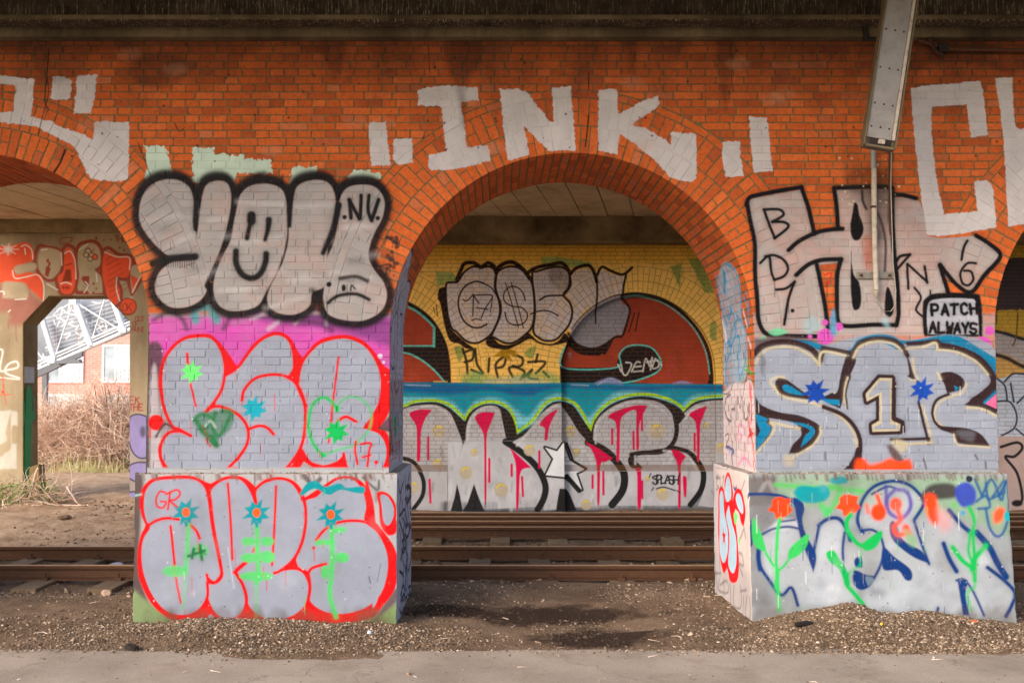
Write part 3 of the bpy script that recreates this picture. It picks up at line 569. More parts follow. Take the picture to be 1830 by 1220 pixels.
# dark arch fills
DRD=(178,68,42); TL=(104,206,192)
bc.fill('-40,280! 90,322 170,370 230,430 280,520 305,620 312,750! -40,760!', (36,29,30), 1)
bc.fill('-40,300! 85,345 160,390 218,452! 218,552! 68,555! -40,555!', DRD, 1, .95); bc.fill('-40,590! 70,590 150,625 220,680 275,740! -40,750!', DRD, 1, .95)
bc.line('60,335 130,370 190,420 222,455', TL, 11, .8); bc.line('222,455 220,555', TL, 13, .8, smooth=False); bc.line('222,553 -40,553', TL, 8, .8, smooth=False); bc.line('-40,588 70,590 150,625 220,680 278,745', TL, 9, .8); bc.line('220,742 290,742', (214,176,80), 7, .8)
bc.fill('888,700! 890,640 925,540 990,440 1080,340 1160,295 1260,272 1360,280 1450,310 1550,375 1640,480 1690,590 1705,700 1705,770! 888,770!', (34,28,28), 1)
bc.fill('905,668! 912,600 945,530! 1130,600! 1180,500 1215,300! 1240,290 1350,295 1440,322 1530,380 1620,480 1672,590 1682,700 1670,770! 1260,745! 1400,700 1425,650 1410,600 1370,560 1300,548 1240,560 1205,600 1188,660! 1188,668!', DRD, 1, .97)
bc.fill('1215,400 1300,340 1420,380 1540,520 1600,700 1500,740 1480,600 1400,480',(166,70,42),16,.5)
bc.line('912,560 905,668 1188,668 1205,600 1240,560 1300,548 1370,560 1410,600 1428,650 1400,695 1300,735 1200,752', TL, 8, .8)
bc.line('1225,298 1300,290 1400,310 1480,350 1560,415 1620,490 1665,590 1685,700', TL, 7, .8); bc.fill('930,590! 950,585! 945,630!',(150,150,150),3,.6)
bc.line('1285,380 1255,480',(40,26,24),7,1); bc.line('1310,375 1290,475',(40,26,24),7,1)
for a in range(6): bc.line([(1485-40*math.cos(a*1.05),652-34*math.sin(a*1.05)),(1485+40*math.cos(a*1.05),652+34*math.sin(a*1.05))],(190,70,60),4,1,.6)
for x,y in [(1470,690),(1490,715),(1465,712)]: bc.dot(x,y,6,(180,60,90))
CW=(214,208,200)
for t in ['1197,650 1215,690','1215,650 1225,700 1245,705 1270,650 1240,640','1270,690 1295,640 1315,640','1285,665 1320,660','1280,690 1330,685','1330,690 1345,620 1365,660','1365,660 1380,615 1370,680','1395,625 1380,670 1410,665 1415,635 1395,620','1350,640 1400,630 1430,655']: bc.line(t,CW,8,.7)
# PRIEST tag
TG=(34,28,22)
for t in ['375,570 395,640 400,700','380,590 430,575 425,625 385,640','440,570 450,650 480,700 420,680','510,690 515,620','560,720 550,650 600,610 590,660 555,670','640,720 620,670 680,660 690,620 640,600','700,720 740,680 720,720 770,730','720,640 810,640 760,700','760,640 770,600','800,690 830,720','640,660 700,690 680,730']: bc.line(t,TG,14,1.2,.95)
bc.fill('535,610! 600,560! 650,580! 665,610! 620,600! 640,640! 590,612!', (190,142,20), 1.2)
bc.fill('370,710 450,690 560,720 700,700 820,690 880,720 880,760! 370,760!', (110,176,100), 6, .8, mot=.4); bc.fill('500,735 650,720 820,740 880,760! 480,760!', (190,196,206), 5, .5, mot=.4)
# the silver piece
bc.setv(760,450,4.8158)
BR=(40,24,18); SV=(216,202,198)
bc.fill('118,320 170,300! 180,420 215,640 260,700 350,780 420,830 350,830 290,790 215,765 170,650 130,450 108,400',BR,1); bc.fill('520,770 560,720 640,790 720,800 800,770 880,700 920,720 980,770 1080,790 1150,760 1200,700 1250,740 1330,800 1440,830 1560,800 1520,880 1440,890 1320,870 1210,780! 1130,800 1060,805 980,790 900,750 800,800 700,840 600,830 540,810',BR,1)
P1='178,290 230,262 280,255 330,180 400,130 450,128 480,140 540,125 590,150 610,210 605,310 640,450 635,560 580,690 500,760 430,785 350,765 270,690 225,650 190,520'
P2='600,310 620,180 700,130 780,130 850,170 910,250 935,350 940,500 920,640 850,720 760,780 680,780 600,740 572,715 640,560 648,450'
P3='920,200 960,170 1060,140 1150,128 1210,150 1240,200 1235,300 1190,370 1245,440 1265,520 1240,620 1180,700 1120,755 1040,765 980,740 930,680 945,500'
P4='1255,220 1290,170 1370,145 1420,160 1460,240 1475,350 1480,450! 1380,500 1310,590 1255,680! 1240,650 1275,520 1250,420 1215,370 1245,300'
P5='1490,180 1530,155 1580,180 1640,200 1715,205! 1700,300 1695,360! 1600,375 1480,430 1480,280'
P6='1255,680 1330,580 1440,480 1560,400 1690,372! 1700,430 1760,480 1755,560 1720,640 1700,710! 1650,715 1560,790 1440,820 1330,790 1260,730'
for t in (P1,P2,P3,P4,P5): bc.fill(t,SV,1,1,mot=.25)
bc.fill(P6,(158,152,156),1); bc.fill('1080,140 1180,130 1235,180 1230,300 1150,330 1060,220',(96,80,70),4,.6,mot=.4)
for t,w in [(P1,20),(P2,20),(P3,20)]: bc.line(t,BR,w,.8,closed=True)
for t,w in [('270,240 310,150 340,100 420,95 480,130 540,95 590,125 610,180',34),('610,150 680,100 760,92 840,150 900,230',36),('880,180 960,135 1080,110 1180,98 1240,170',34),('1250,190 1300,140 1400,115 1450,170 1475,260',30),('1480,200 1520,130 1600,165 1700,195 1780,135',24),('1730,190 1710,280 1700,370',20),('1475,200 1480,350 1472,480',18),('1470,470 1472,610',14),('1245,200 1250,290 1200,360',20),('1690,380 1765,480 1750,580 1705,715 1640,730 1540,800 1440,830 1320,800 1230,700',20),('1260,660 1330,570 1450,465 1600,385 1700,365',9),('985,415 1050,380 1180,375',17),('905,535 1000,505 1080,515 1145,550',13),
 ('500,270 430,255 340,300 290,390 290,490 330,590 400,645 470,650 530,620',16),('500,270 570,310 625,400 640,470',12),('325,410 360,420 415,365',11),('415,365 410,550',11),('410,375 575,375 520,480 480,570',11),('440,480 540,495',11),('400,590 440,575 485,590',10),('580,390 560,515',9),('415,375 460,440',12),
 ('860,420 840,350 790,305 730,300 680,350 680,420 740,465 830,480 880,540 850,610 780,630 710,600 685,520',12),('690,265 740,430 800,645',10),('740,265 790,440 845,655',10),('70,480 85,525',8),('95,455 105,550',8)]: bc.line(t,BR,w,.9)
bc.dot(557,545,6,BR)
# teal band, lime line and the silver letters with crimson drips
bc.setv(700,660,2.9516)
bc.fill('-60,70! 320,68 600,75 890,70 1200,72 1500,75 1750,78! 1950,75! 1950,430! -60,430!',(0,148,170),1.5)
bc.fill('-60,75! 300,75 600,85 890,80 1300,85 1560,80 1750,85! 1750,110 1500,100 1300,115 900,95 700,140 500,110 320,130 -60,110!',(0,96,158),5,.9)
bc.fill('-60,150! 120,150 240,155 320,175 380,230 440,170 520,150 590,165 650,210 720,250 800,160 890,130 960,180 1040,250 1110,180 1200,120 1330,120 1450,150 1520,200 1600,140 1750,130! 1750,300! -60,300!',(128,206,218),6,.95)
bc.fill('1075,75 1110,55 1160,42 1210,60 1225,80! 1150,72',(140,150,200),3); bc.line('1090,80 1155,48 1215,66',(220,215,210),4,1,.7); bc.fill('1490,75 1540,60 1590,75',(150,150,190),3); bc.line('70,80 200,85',(190,200,215),5,2,.7); bc.line('950,78 1040,84',(190,200,215),5,2,.7)
out='-60,220! 60,200 120,178 230,172 300,200 350,240 385,275! 410,230 460,192 530,180 600,205 640,260 660,345! 740,290 800,210 850,172 900,168 960,190 1010,260 1055,328! 1080,260 1150,190 1250,150 1350,142 1450,165 1520,200 1545,225! 1600,175 1680,155 1800,148! 1800,760! -60,760!'
bc.line('-60,212 60,192 120,168 230,163 310,190 355,230 388,262',(166,206,22),15,1); bc.line('388,262 420,205 470,180 530,168 600,190 640,240 662,330',(166,206,22),15,1); bc.line('662,330 740,270 800,190 850,158 900,155 970,180 1020,250 1055,320',(166,206,22),15,1); bc.line('1055,320 1080,245 1150,175 1250,138 1350,130 1450,150 1520,185 1548,212',(166,206,22),15,1); bc.line('1548,212 1600,165 1680,143 1800,138',(166,206,22),14,1)
bc.fill(out,(34,32,34),1)
SG=(174,171,174); SG2=(196,196,202)
bc.halo=0
L1='-60,250! 30,225 80,200 150,188 230,188 290,215 330,260 360,330 375,390! 350,500 340,750! -60,750!'
L2='390,370! 395,300 420,240 470,200 530,190 570,210 590,280 610,360 660,410 720,470 780,560 800,640 770,720! 310,745! 330,600 360,450'
L3='650,375! 720,330 780,260 830,200 880,178 910,190 950,260 990,330 1050,390 1130,440 1190,500 1215,560 1200,640 1150,715! 800,740! 815,620 770,520 690,430 640,390'
L4='1065,370! 1080,280 1140,215 1230,170 1320,158 1420,175 1480,230 1500,300 1490,380 1450,420 1380,440 1290,440 1255,480 1270,510 1330,520! 1290,450 1500,410 1570,440 1620,490 1640,560 1620,640 1560,720! 1150,720! 1240,600 1230,520 1170,450 1100,400'
L5='1520,280! 1540,240 1610,185 1690,165 1800,160! 1800,740! 1620,720! 1660,600 1640,500 1560,430 1490,400 1510,330'
for t in (L1,L2,L3,L5,L4): bc.fill(t,SG,1,1)
bc.fill('300,378! 1000,378! 1000,380 1130,540! 1700,535! 1700,740! 300,740!',SG2,6,.6,mot=.5)
K=(34,32,34)
for i in range(170):
    x=random.uniform(0,1700); y=random.uniform(400,730); a=random.random()
    bc.line([(x,y),(x+random.uniform(-14,14),y+random.uniform(10,60))], (214,214,218) if a<.55 else (104,102,106), random.uniform(3,16), 2.5, random.uniform(.12,.42), mot=.4)
for t,w in [('60,470 110,490 150,540 170,600 160,670 110,740',22),('600,380 690,440 770,520 810,610 800,680 770,735',34),('1040,385 1130,430 1200,500 1230,560 1220,640 1165,715',40),('1480,415 1570,440 1630,500 1650,560 1635,640 1580,715',30),('1500,250 1510,320 1490,390 1430,435 1330,440 1270,450',24)]: bc.line(t,K,w,1)
bc.fill('1250,480 1270,450 1300,455 1295,490 1330,525! 1270,520',K,1); bc.fill('585,200 640,260 662,345! 640,380 610,380 590,300 575,215',K,1); bc.fill('895,180 960,200 1010,270 1055,330! 1062,390 1000,340 940,250',K,1); bc.fill('1440,170 1530,215 1560,250! 1510,290 1490,230',K,1); bc.fill('290,205 350,245 388,275! 385,330 378,395! 350,320 320,250',K,1)
bc.fill('310,745! 330,680 345,600! 360,660 375,740! 400,700 435,600! 455,660 490,745!',K,1); bc.fill('865,745! 875,680 885,625! 930,640 975,740! 975,745!',K,1)
bc.line('370,640 390,700 405,640',(188,190,196),12,3,.7); bc.line('455,620 480,700',(188,190,196),10,3,.7)
for t in ['85,245 130,205 220,195 285,230 310,270','400,370 410,280 460,215 520,200 560,225','660,400 720,330 800,230 870,190','1080,390 1080,300 1140,230 1240,180 1340,172 1440,220','1545,270 1600,210 1680,180','1290,500 1290,460','1440,430 1560,450 1615,530']: bc.line(t,(206,204,206),10,2.2,.75)
CR=(212,10,76)
for t in ['90,235 140,212 212,212! 175,260 152,330 150,390! 146,480 130,480 130,400 126,300','440,255 480,225 545,228! 520,290 505,330 500,370! 500,670 490,680 488,400 480,330','780,290 820,240 880,205! 850,260 830,310 822,370! 806,370 808,310','620,410! 660,445 735,515! 690,525 675,560! 668,720 656,722 655,520 640,450','1022,380! 1090,415 1170,470! 1130,490 1105,510 1098,700 1086,700 1084,510 1060,430','1145,250 1200,215 1290,190 1355,190! 1330,240 1310,300 1310,410 1296,418 1294,290 1290,215 1230,240 1210,290 1205,470 1190,470 1188,290','1575,240 1620,210 1672,192! 1650,250 1635,300 1630,470 1618,470 1612,290','1480,425! 1520,430 1560,460! 1535,500 1530,560 1528,720 1515,720 1515,520 1490,450','1285,520! 1320,520! 1318,720 1300,720 1298,560','1540,570 1560,575 1558,665 1546,665']: bc.fill(t,CR,.8)
for a in ['190,360 190,475','200,580 205,700','515,470 515,590','633,500 633,560','687,565 692,665','778,430 778,515','1167,315 1167,395','1280,330 1282,420','1325,240 1325,320','1062,560 1062,625','1118,540 1120,660','1325,590 1325,680','1605,340 1605,430']: bc.line(a,CR,12,.8)
TN=(182,168,142)
for x,y,r in [(246,328,36),(437,438,20),(392,542,34),(577,632,37),(726,425,30),(946,328,32),(978,440,22),(1404,325,42),(1355,580,15),(1432,660,34),(240,500,28),(1735,415,28),(115,620,30),(1028,715,28),(1665,300,18)]:
    bc.dot(x,y,r,TN,1.2,.92); bc.line([(x-r*.6,y-r*.35),(x-r*.1,y-r*.75),(x+r*.45,y-r*.6)],(224,196,40),7,.8)
st='905,385! 940,480! 1020,528! 975,548! 1005,635! 910,565! 812,555! 852,470! 808,410! 872,430!'
bc.line(st,K,20,.8,closed=True,smooth=False); bc.fill(st,(222,224,228),.7,smooth=False); bc.line('925,390 960,485 1030,525',K,13,.8,smooth=False); bc.line('925,565 990,640',K,26,.8)
bc.text('SPLASH',1380,560,44,K,8,sp=.5,soft=.8); bc.line('1400,630 1440,622 1500,640',K,7,.8); bc.line('1370,550 1362,570',K,6); bc.line('1525,550 1518,570',K,6); bc.line('1385,625 1375,640',K,6); bc.line('1510,640 1525,650',K,6)
for i in range(26): x=250+random.random()*300; bc.fill([(x,700),(x+12,690+random.random()*20),(x+8,745),(x-4,740)],(40,40,42),3,.35)
# right bay
bc.setv(0,0,1)
bc.fill('1700,425! 1900,425! 1900,620! 1700,620!',(200,158,58),2,smooth=False); bc.fill('1700,463! 1770,465 1820,460 1900,462! 1900,555! 1820,554 1700,556!',(62,54,58),1.2,rough=3)
bc.fill('1700,588! 1783,594 1830,606 1900,620! 1900,670! 1700,670!',(176,166,162),2); bc.line('1700,585 1780,592 1830,606 1900,620',(24,34,52),6,2); bc.line('1819,560 1816,600 1810,618',(110,84,30),3,1); bc.line('1781,555 1781,578',(110,84,30),3,1)
bc.fill('1700,632! 1790,632 1830,650 1900,665! 1900,700! 1700,700!',(206,160,90),2); bc.line('1780,634 1800,640 1830,655 1880,668',(44,40,42),7,2)
bc.fill('1700,672! 1782,676 1800,672 1830,668 1900,672! 1900,780! 1700,780!',(178,184,196),1)
for t in ['1782,676 1796,690 1800,715','1782,717 1805,718 1817,742 1812,765 1790,778','1795,682 1810,668 1830,668 1900,672','1806,685 1812,718','1818,720 1832,706','1816,766 1830,778']: bc.line(t,(36,54,76),3.4,.8)
bc.fill('1700,779! 1900,779! 1900,915! 1700,915!',(176,150,142),1,mot=.2,smooth=False); bc.line('1786,798 1815,790 1824,800 1810,815 1794,816 1815,845 1824,890 1812,900',(34,30,32),5,1); bc.dot(1815,898,10,(34,30,32),2,ry=6)
# brown band base left of the first silver letter, purples on the concrete beyond the left bay
bc.setv(0,400,4.0667)
CN=(186,168,140)
OG=(240,92,56); MR=(156,72,54)
bc.fill('-400,480! 60,440 200,430 230,500 310,560! 320,640 200,720 120,740 60,720 30,640 -400,600!',(170,100,90),8,.8)
for t in ['265,330 255,230 285,160 340,170 430,190 460,250 445,350 400,400 340,405','410,350 460,180 510,160 550,210 560,400 520,510 450,510 415,440','560,180 630,130 700,135 740,200 735,300 700,340 745,380 755,500! 560,500! 540,400','735,340 745,210 790,175 860,220 950,235 970,310 930,400 850,400 880,480 870,580 800,600! 760,500 765,400','940,330 1000,290 1040,360 1010,430 960,510! 935,420']: bc.line(t,MR,26,1.2,closed=True)
bc.fill('-400,130! -20,160 100,150 200,135 240,190 240,260 150,300 110,320 120,360 200,350 290,370 315,420 312,560! 200,460 100,430 20,430! -400,400!',OG,1.5); bc.fill('100,330 130,300 250,285 260,330 180,355 130,365',CN,2); bc.fill('20,430 100,420 190,440 200,540 120,545! 20,540!',CN,2.5)
bc.fill('300,180 430,195 445,260 430,340 380,395 330,390 280,310',CN,1.2); bc.fill('470,200 510,180 545,250 550,400 520,500 450,500 430,440 420,380 460,340',OG,1.2); bc.fill('575,190 640,145 705,160 730,220 725,300 680,330! 735,390 745,500! 650,510! 590,400! 565,300',CN,1.2); bc.fill('600,380! 650,380! 645,470! 590,400!',MR,1.2)
bc.fill('750,240 790,200 860,240 945,245 955,310 920,390 840,385 870,480 862,560 810,590 770,480 745,370',OG,1.2); bc.fill('950,330 995,300 1030,360 1000,430 960,500',CN,1.2); bc.fill('950,370! 1010,400! 965,500!',OG,1.2)
for i in range(8): bc.line([(770+i*4,260+i*40),(850+i*12,215+i*35)],MR,5,.8,.8)
W2=(238,232,224)
for t in ['90,340 110,395 190,385 270,370 310,420 320,480 315,560','155,165 190,155 230,190 238,255','180,180 185,220','300,190 340,185','445,210 450,300','470,215 510,200 545,270 552,400','440,435 480,425 520,440','575,190 640,145','700,360 705,420','620,420 640,450 610,500','760,205 850,240 940,245 940,330','850,390 845,470 870,560','900,545 960,540 970,610','1030,360 960,500','110,550 190,545','340,435 420,480','60,640 75,625']: bc.line(t,W2,7,1)
for a in range(8): bc.line([(60,185),(60+75*math.cos(a*.8),185+45*math.sin(a*.8))],W2,5,1.2,.9)
bc.dot(60,185,28,W2,5,.8); bc.dot(930,600,66,MR,1.2); bc.dot(932,598,54,OG,1.2); bc.text('OK',890,580,52,(120,60,40),5,sp=.66)
bc.line('340,330 360,290 345,270 350,260',MR,14,1); bc.fill('335,310! 370,320! 350,385! 325,375!',MR,1.5); bc.fill('480,330! 515,330! 520,415! 450,420!',(150,60,30),1.5); bc.line('475,300 520,290',(120,40,20),6); bc.line('450,462 505,462',(120,40,20),5); 
for x in (460,478,495): bc.line([(x,452),(x,475)],(120,40,20),5)
bc.line('435,130 450,105 520,100 510,130 450,145 435,130',MR,8,1)
for x,y,r in [(640,200,24),(665,225,20),(690,240,22),(655,255,20),(625,225,20)]: bc.dot(x,y,r,(90,60,50),1); bc.dot(x,y,r*.7,(200,180,150) if x!=690 else (235,100,60),1)
for x,y,r in [(700,105,10),(755,120,6),(805,115,7),(870,175,8),(900,190,8),(680,190,6),(668,205,7),(640,175,6),(680,500,8),(680,435,9),(700,470,7)]: bc.dot(x,y,r,MR,1)
bc.text('THE',835,88,40,MR,7,sp=.66); bc.text('OUT',985,672,34,MR,5,sp=.62); bc.text('OF',965,710,34,MR,5,sp=.62); bc.text('PAINT',955,750,34,MR,5,sp=.52)
bc.line('115,740 118,850',(150,90,75),5,2,.8); bc.line('60,730 62,760',(150,90,75),4,2,.8)
bc.line('0,910 20,930 0,1060 60,1060 130,1040 120,1000 60,1020 40,1080 140,1120',W2,12,1.5); bc.line('-60,1110 140,1130',W2,8,1.5); bc.line('-40,500 20,490 30,510',W2,9,1.5)
bc.line('20,1100 30,1200',(220,80,50),5,1); bc.line('-20,1130 45,1128',(220,80,50),5,1)
bc.setv(0,680,3.05)
bc.line('15,20 35,130',(220,80,50),4,1); bc.line('-20,78 65,75',(220,80,50),4,1); bc.dot(15,62,8,(220,80,50))
bc.fill('-200,170! 10,165 60,160 50,200 30,280 20,340 -200,400!',(206,200,188),2.5,.9); bc.fill('60,180 95,170! 95,245! 65,250 60,340! 90,345! 90,480! 0,480! 20,400 60,360',(206,200,188),2.5,.9); bc.fill('-200,420! 5,410 10,480! -200,480!',(206,200,188),2.5,.9)
bc.text('FK',706,88,36,(170,60,60),6,sp=.9); bc.text('THE',702,128,34,(170,60,60),6,sp=.8)
PU=(150,140,190)
bc.fill('690,250! 800,250! 800,720! 680,720!',(158,150,150),3,.8,mot=.3,smooth=False)
for t in ['705,220 720,190 760,183 800,195! 800,420! 760,420 725,390 705,330','695,500 710,460 750,445 800,445! 800,555! 745,550 705,530','690,620 715,605 800,605! 800,710! 688,705']: bc.fill(t,PU,1); bc.line(t,(48,46,74),7,1,closed=True)
bc.dot(778,278,16,(70,66,84),4,.8,ry=30)
IMG_BACK = bc.image()

# ================================================================ the two reveals of the middle arch (depth, height)
ARX, ARZ = at_y(1022.5, 595, 0.0)
ARR = 0.5 * (at_y(1348, 600, 0)[0] - at_y(697, 600, 0)[0])
XL, XR = ARX - ARR, ARX + ARR
def on_soffit(px, py):
    d = ray(px, py)
    a = d[0]**2 + d[2]**2; bx, bz = -ARX, CAM[2] - ARZ
    b = 2 * (d[0] * bx + d[2] * bz); c = bx*bx + bz*bz - ARR**2
    q = b*b - 4*a*c
    if q > 0:
        t = (-b + math.sqrt(q)) / (2 * a); z = CAM[2] + t * d[2]
        if z >= ARZ: return (CAM[1] + t * d[1], z)
    return at_x(px, py, XL if px < 892 else XR)
bc_done = 1
rl = Canvas('graffiti_left_reveal', -0.3, 1.4, -0.1, 4.4, 200, on_soffit); rl.centre = (710, 900)
def pxl(s): s.px = lambda w: w / s.view[2] / 213.0 * s.ppm * 2.4
pxl(rl)
rl.setv(680,420,4.357)
LV=(160,168,186)
rl.fill('80,560 72,545 95,500 120,400 150,280 200,160 235,115 248,140 240,220 210,340 235,370 215,480 190,620 178,800 185,1100 185,1300! 80,1300! 75,1000 80,760',LV,.8)
VK=(44,38,62)
for t in ['195,170 215,125 245,105 248,160 225,260 205,330','210,355 235,370 228,440','205,195 170,270 145,330 125,430 115,600','165,430 145,500 130,590','105,650 125,600 135,640 130,800','150,640 160,615 170,650 165,900','80,740 90,710 85,760','85,1010 95,1040 110,1010 105,860','130,900 125,1000 110,1200','180,700 172,800','350,20 320,70']: rl.line(t,VK,8,.5)
rl.line('220,270 260,220 280,180 265,250 290,220 280,280',(60,36,40),6,.6)
rl.setv(680,680,4.357, lambda a,b: at_x(a,b,XL))
rl.fill('72,-10! 186,-10! 186,640! 160,700! 90,730!',(142,150,164),1); 
for t in ['110,0 120,90 140,60 145,0','90,230 95,380','150,150 165,260','110,400 130,600','95,500 100,650','145,450 150,640','172,300 185,450','160,0 170,120']: rl.line(t,VK,9,.8)
rl.fill('105,290 120,285 125,410 112,405',(20,140,90),1.2); rl.fill('130,470 140,480 135,540',(170,60,130),1.5,.8); rl.line('95,120 100,200',(120,50,120),5,1,.7); rl.line('90,420 96,600',(60,120,120),8,2,.7)
rl.setv(680,680,4.357, lambda a,b: at_x(a,b,XL+.07))
rl.fill('115,700! 250,690! 250,1300! 115,1300!',LV,1,smooth=False)
rl.setv(700,880,2.9516, lambda a,b: at_x(a,b,XL+.07)); rl.fill('20,-200! 110,-200! 110,650! 20,780!',LV,1,smooth=False)
rl.setv(0,0,1)
for t in ['711,856 714,880 720,860','722,850 726,900 733,870','716,880 712,920 722,910 727,940','712,930 720,960 714,1000','722,920 724,960 733,940','716,1000 722,960 726,1010','712,1020 720,1030 716,1060','726,960 728,1020 734,990','722,1050 725,1010','714,1075 722,1060 722,1090','728,860 731,845']: rl.line(t,VK,2.6,.35)
for i in range(34):
    x=random.uniform(712,735); y=random.uniform(855,1080); w=random.uniform(4,11); h=random.uniform(14,40)
    rl.line([(x,y),(x+w*.6,y-h*.2),(x+w,y+h*.4),(x+w*.4,y+h),(x-1,y+h*.7)] if i%2 else [(x,y),(x+w*.3,y+h*.5),(x+w*.1,y+h)], VK, random.uniform(1.6,3), .4)
for i in range(16):
    x=random.uniform(700,718); y=random.uniform(600,800); rl.line([(x,y),(x+random.uniform(-2,4),y+random.uniform(20,50)),(x+random.uniform(0,5),y+random.uniform(40,70))], random.choice([VK,VK,(30,90,110),(110,50,120)]), random.uniform(1.4,3), .5)
IMG_RL = rl.image()
rr = Canvas('graffiti_right_reveal', -0.3, 1.4, -0.1, 4.4, 200, on_soffit); rr.centre=(1320, 900); pxl(rr)
rr.setv(1250,440,4.357)
LB=(150,190,214); BL=(16,146,196)
rr.fill('140,280 170,160 210,120 270,160 310,260 325,400 330,560 365,700 375,900 350,1040 280,1080 200,1100 185,900 190,700 170,500',LB,2,.8,mot=.35)
for t,w in [('130,230 140,330 170,480 215,620',12),('190,200 195,280 190,350',22),('205,140 260,170 300,260 320,400 325,540',12),('250,480 230,560 215,540',14),('285,540 310,560 350,640 360,760 355,900 310,1040',10),('240,480 270,560 280,680 240,780 225,740',13),('300,560 260,640 240,720',9),('290,700 310,720 300,900 310,1000',12),('200,760 230,740 250,800 210,900 205,1050',13),('345,400 370,470 380,590',16),('355,360 375,380 385,500',6),('200,960 215,1090',14)]: rr.line(t,BL,w,1.5,.85)
rr.fill('170,560 200,640 215,740 190,720',(214,214,224),2,.9); rr.line('340,500 370,620',(214,214,224),12,2,.8); rr.line('380,720 400,780',(214,214,224),14,2,.8)
for t in ['350,880 380,960 400,1000','385,880 395,1000','350,960 420,990','345,1010 330,1040']: rr.line(t,(20,170,80),7,1,.9)
rr.setv(1250,660,4.357, lambda a,b: at_x(a,b,XR))
rr.fill('180,180! 270,100 340,110 390,60 430,160! 445,820! 190,760!',(214,200,202),2,.95)
for t,w in [('240,195 210,220 195,300 215,380 245,400 240,350',8),('185,190 230,180 270,90',5),('250,310 275,305',7),('290,390 295,210 315,300 330,210 340,380',7),('345,250 350,380 375,370 385,260 390,360',8),('280,250 285,500 290,770',4),('340,200 360,90 400,80 425,170 430,300',5),('200,520 220,500 225,540 205,590 230,600',6),('240,500 255,560',4),('270,400 275,450 270,520',4),('350,560 345,780',4)]: rr.line(t,(60,50,54),w,1,.9)
for t in ['390,110 395,200 405,300 400,420','400,120 405,250','380,380 400,500 420,620 425,780']: rr.line(t,(236,40,52),10,1)
rr.fill('380,440! 410,480! 430,500! 400,520! 375,540! 390,490!',(236,30,42),1)
rr.line('205,600 250,620 265,640 250,660 255,740',(30,62,140),11,1.5)
rr.line('330,520 300,460 310,430 340,440 345,480',(226,120,170),8,2,.8); rr.line('300,740 350,690 400,750',(226,120,170),11,2,.8); rr.line('350,440 370,560 350,690 385,560',(226,150,190),7,2,.8); rr.line('290,500 310,560 330,500',(226,120,170),8,2,.8)
rr.setv(1250,840,4.357, lambda a,b: at_x(a,b,XR-.07))
rr.fill('110,-20! 400,20! 420,1300! 110,1200!',(216,200,196),1,smooth=False); rr.fill('110,600! 420,780! 420,1300! 110,1200!',(176,168,168),10,.8,smooth=False)
rr.fill('110,-20! 150,0 150,900 130,1000!',(190,184,190),6,.8)
RD=(238,26,34); LBL=(176,206,224)
rr.fill('160,260 165,150 185,128 205,150 215,240 210,100 225,30 240,15 260,60 275,180 272,240! 290,160 310,140 340,160 360,240 370,330 355,440! 335,400 320,330 290,300! 295,420 310,560 318,700 310,830 285,875 250,860 235,790 225,760! 205,800 190,770 170,650 158,450',RD,.8)
for t in ['168,270 172,180 188,158 200,200 210,340 232,450 235,600 215,700 190,710 170,600','218,100 235,45 255,90 262,200 250,235 225,240 215,170','235,300 245,275 255,330 270,420 298,540 300,680 285,780 260,795 235,720 245,580 240,450 222,360','295,220 305,180 330,190 350,260 352,330 335,330 310,280']: rr.fill(t,LBL,.6)
rr.fill('200,440! 205,490! 218,495! 210,530! 215,590! 203,545! 195,580! 197,520! 188,495! 198,485!',RD,.6); rr.fill('282,330 310,350 300,400 285,415',(120,222,130),1.2); rr.fill('315,540 330,525 325,575',(120,222,130),1.2)
for t in ['145,60 160,40 150,110 165,130 145,150','175,50 175,120 190,130','195,60 205,50 195,130','150,60 175,60','340,160 370,80','360,450 330,530','360,460 370,530','320,640 345,660 350,740 320,730 345,820','120,800 180,800','145,790 150,960','170,840 165,930 230,950 225,860 175,890','200,850 205,970','250,870 255,1060 270,1080','280,900 275,1050 330,1060 330,900','330,940 370,930','350,980 345,1110','375,980 365,1120 395,1150 395,990','135,640 140,800','170,660 175,820']: rr.line(t,(72,66,74),6,1.5,.75)
rr.line('280,130 290,150 300,130',(50,60,150),10,1)
for i in range(40):
    x=random.uniform(1284,1340); y=random.uniform(900,1090); rr.line([(x,y),(x+random.uniform(-6,8),y+random.uniform(4,20)),(x+random.uniform(-4,6),y+random.uniform(14,30))], (96,90,96), random.uniform(.8,1.8), .6, .6)
IMG_RR = rr.image()

# scribbles on the glazing of the stair beyond the opening
YS = 17.0
sc = Canvas('graffiti_stair', -14.5, -7.0, 1.0, 7.0, 110, yp(YS)); sc.centre=(150,600)
sc.setv(0,400,4.0667)
SW=(232,234,238)
for t in ['370,640 420,600 400,680 360,650','430,600 470,580 460,640 430,620','390,680 440,700 420,740','460,640 530,660 500,620','440,740 430,800 480,790 450,830','520,760 560,720 600,700 560,800 520,780','540,830 590,800 560,880 540,850','640,740 640,690','620,720 670,700','650,780 700,740 660,730 690,790','700,700 740,720 740,770 700,760 720,730','720,740 750,740','800,700 850,720 830,760','270,960 320,970 280,1000','300,900 330,880','640,560 700,570','280,940 290,980 320,990','560,600 530,640','500,700 470,720 520,740','360,700 380,740 400,700']: sc.line(t,SW,8,.8,.9)
for i in range(9):
    y=560+i*30; sc.line([(300,y+120),(930,y-60)],(220,224,230),5,1,.7)
IMG_ST = sc.image()
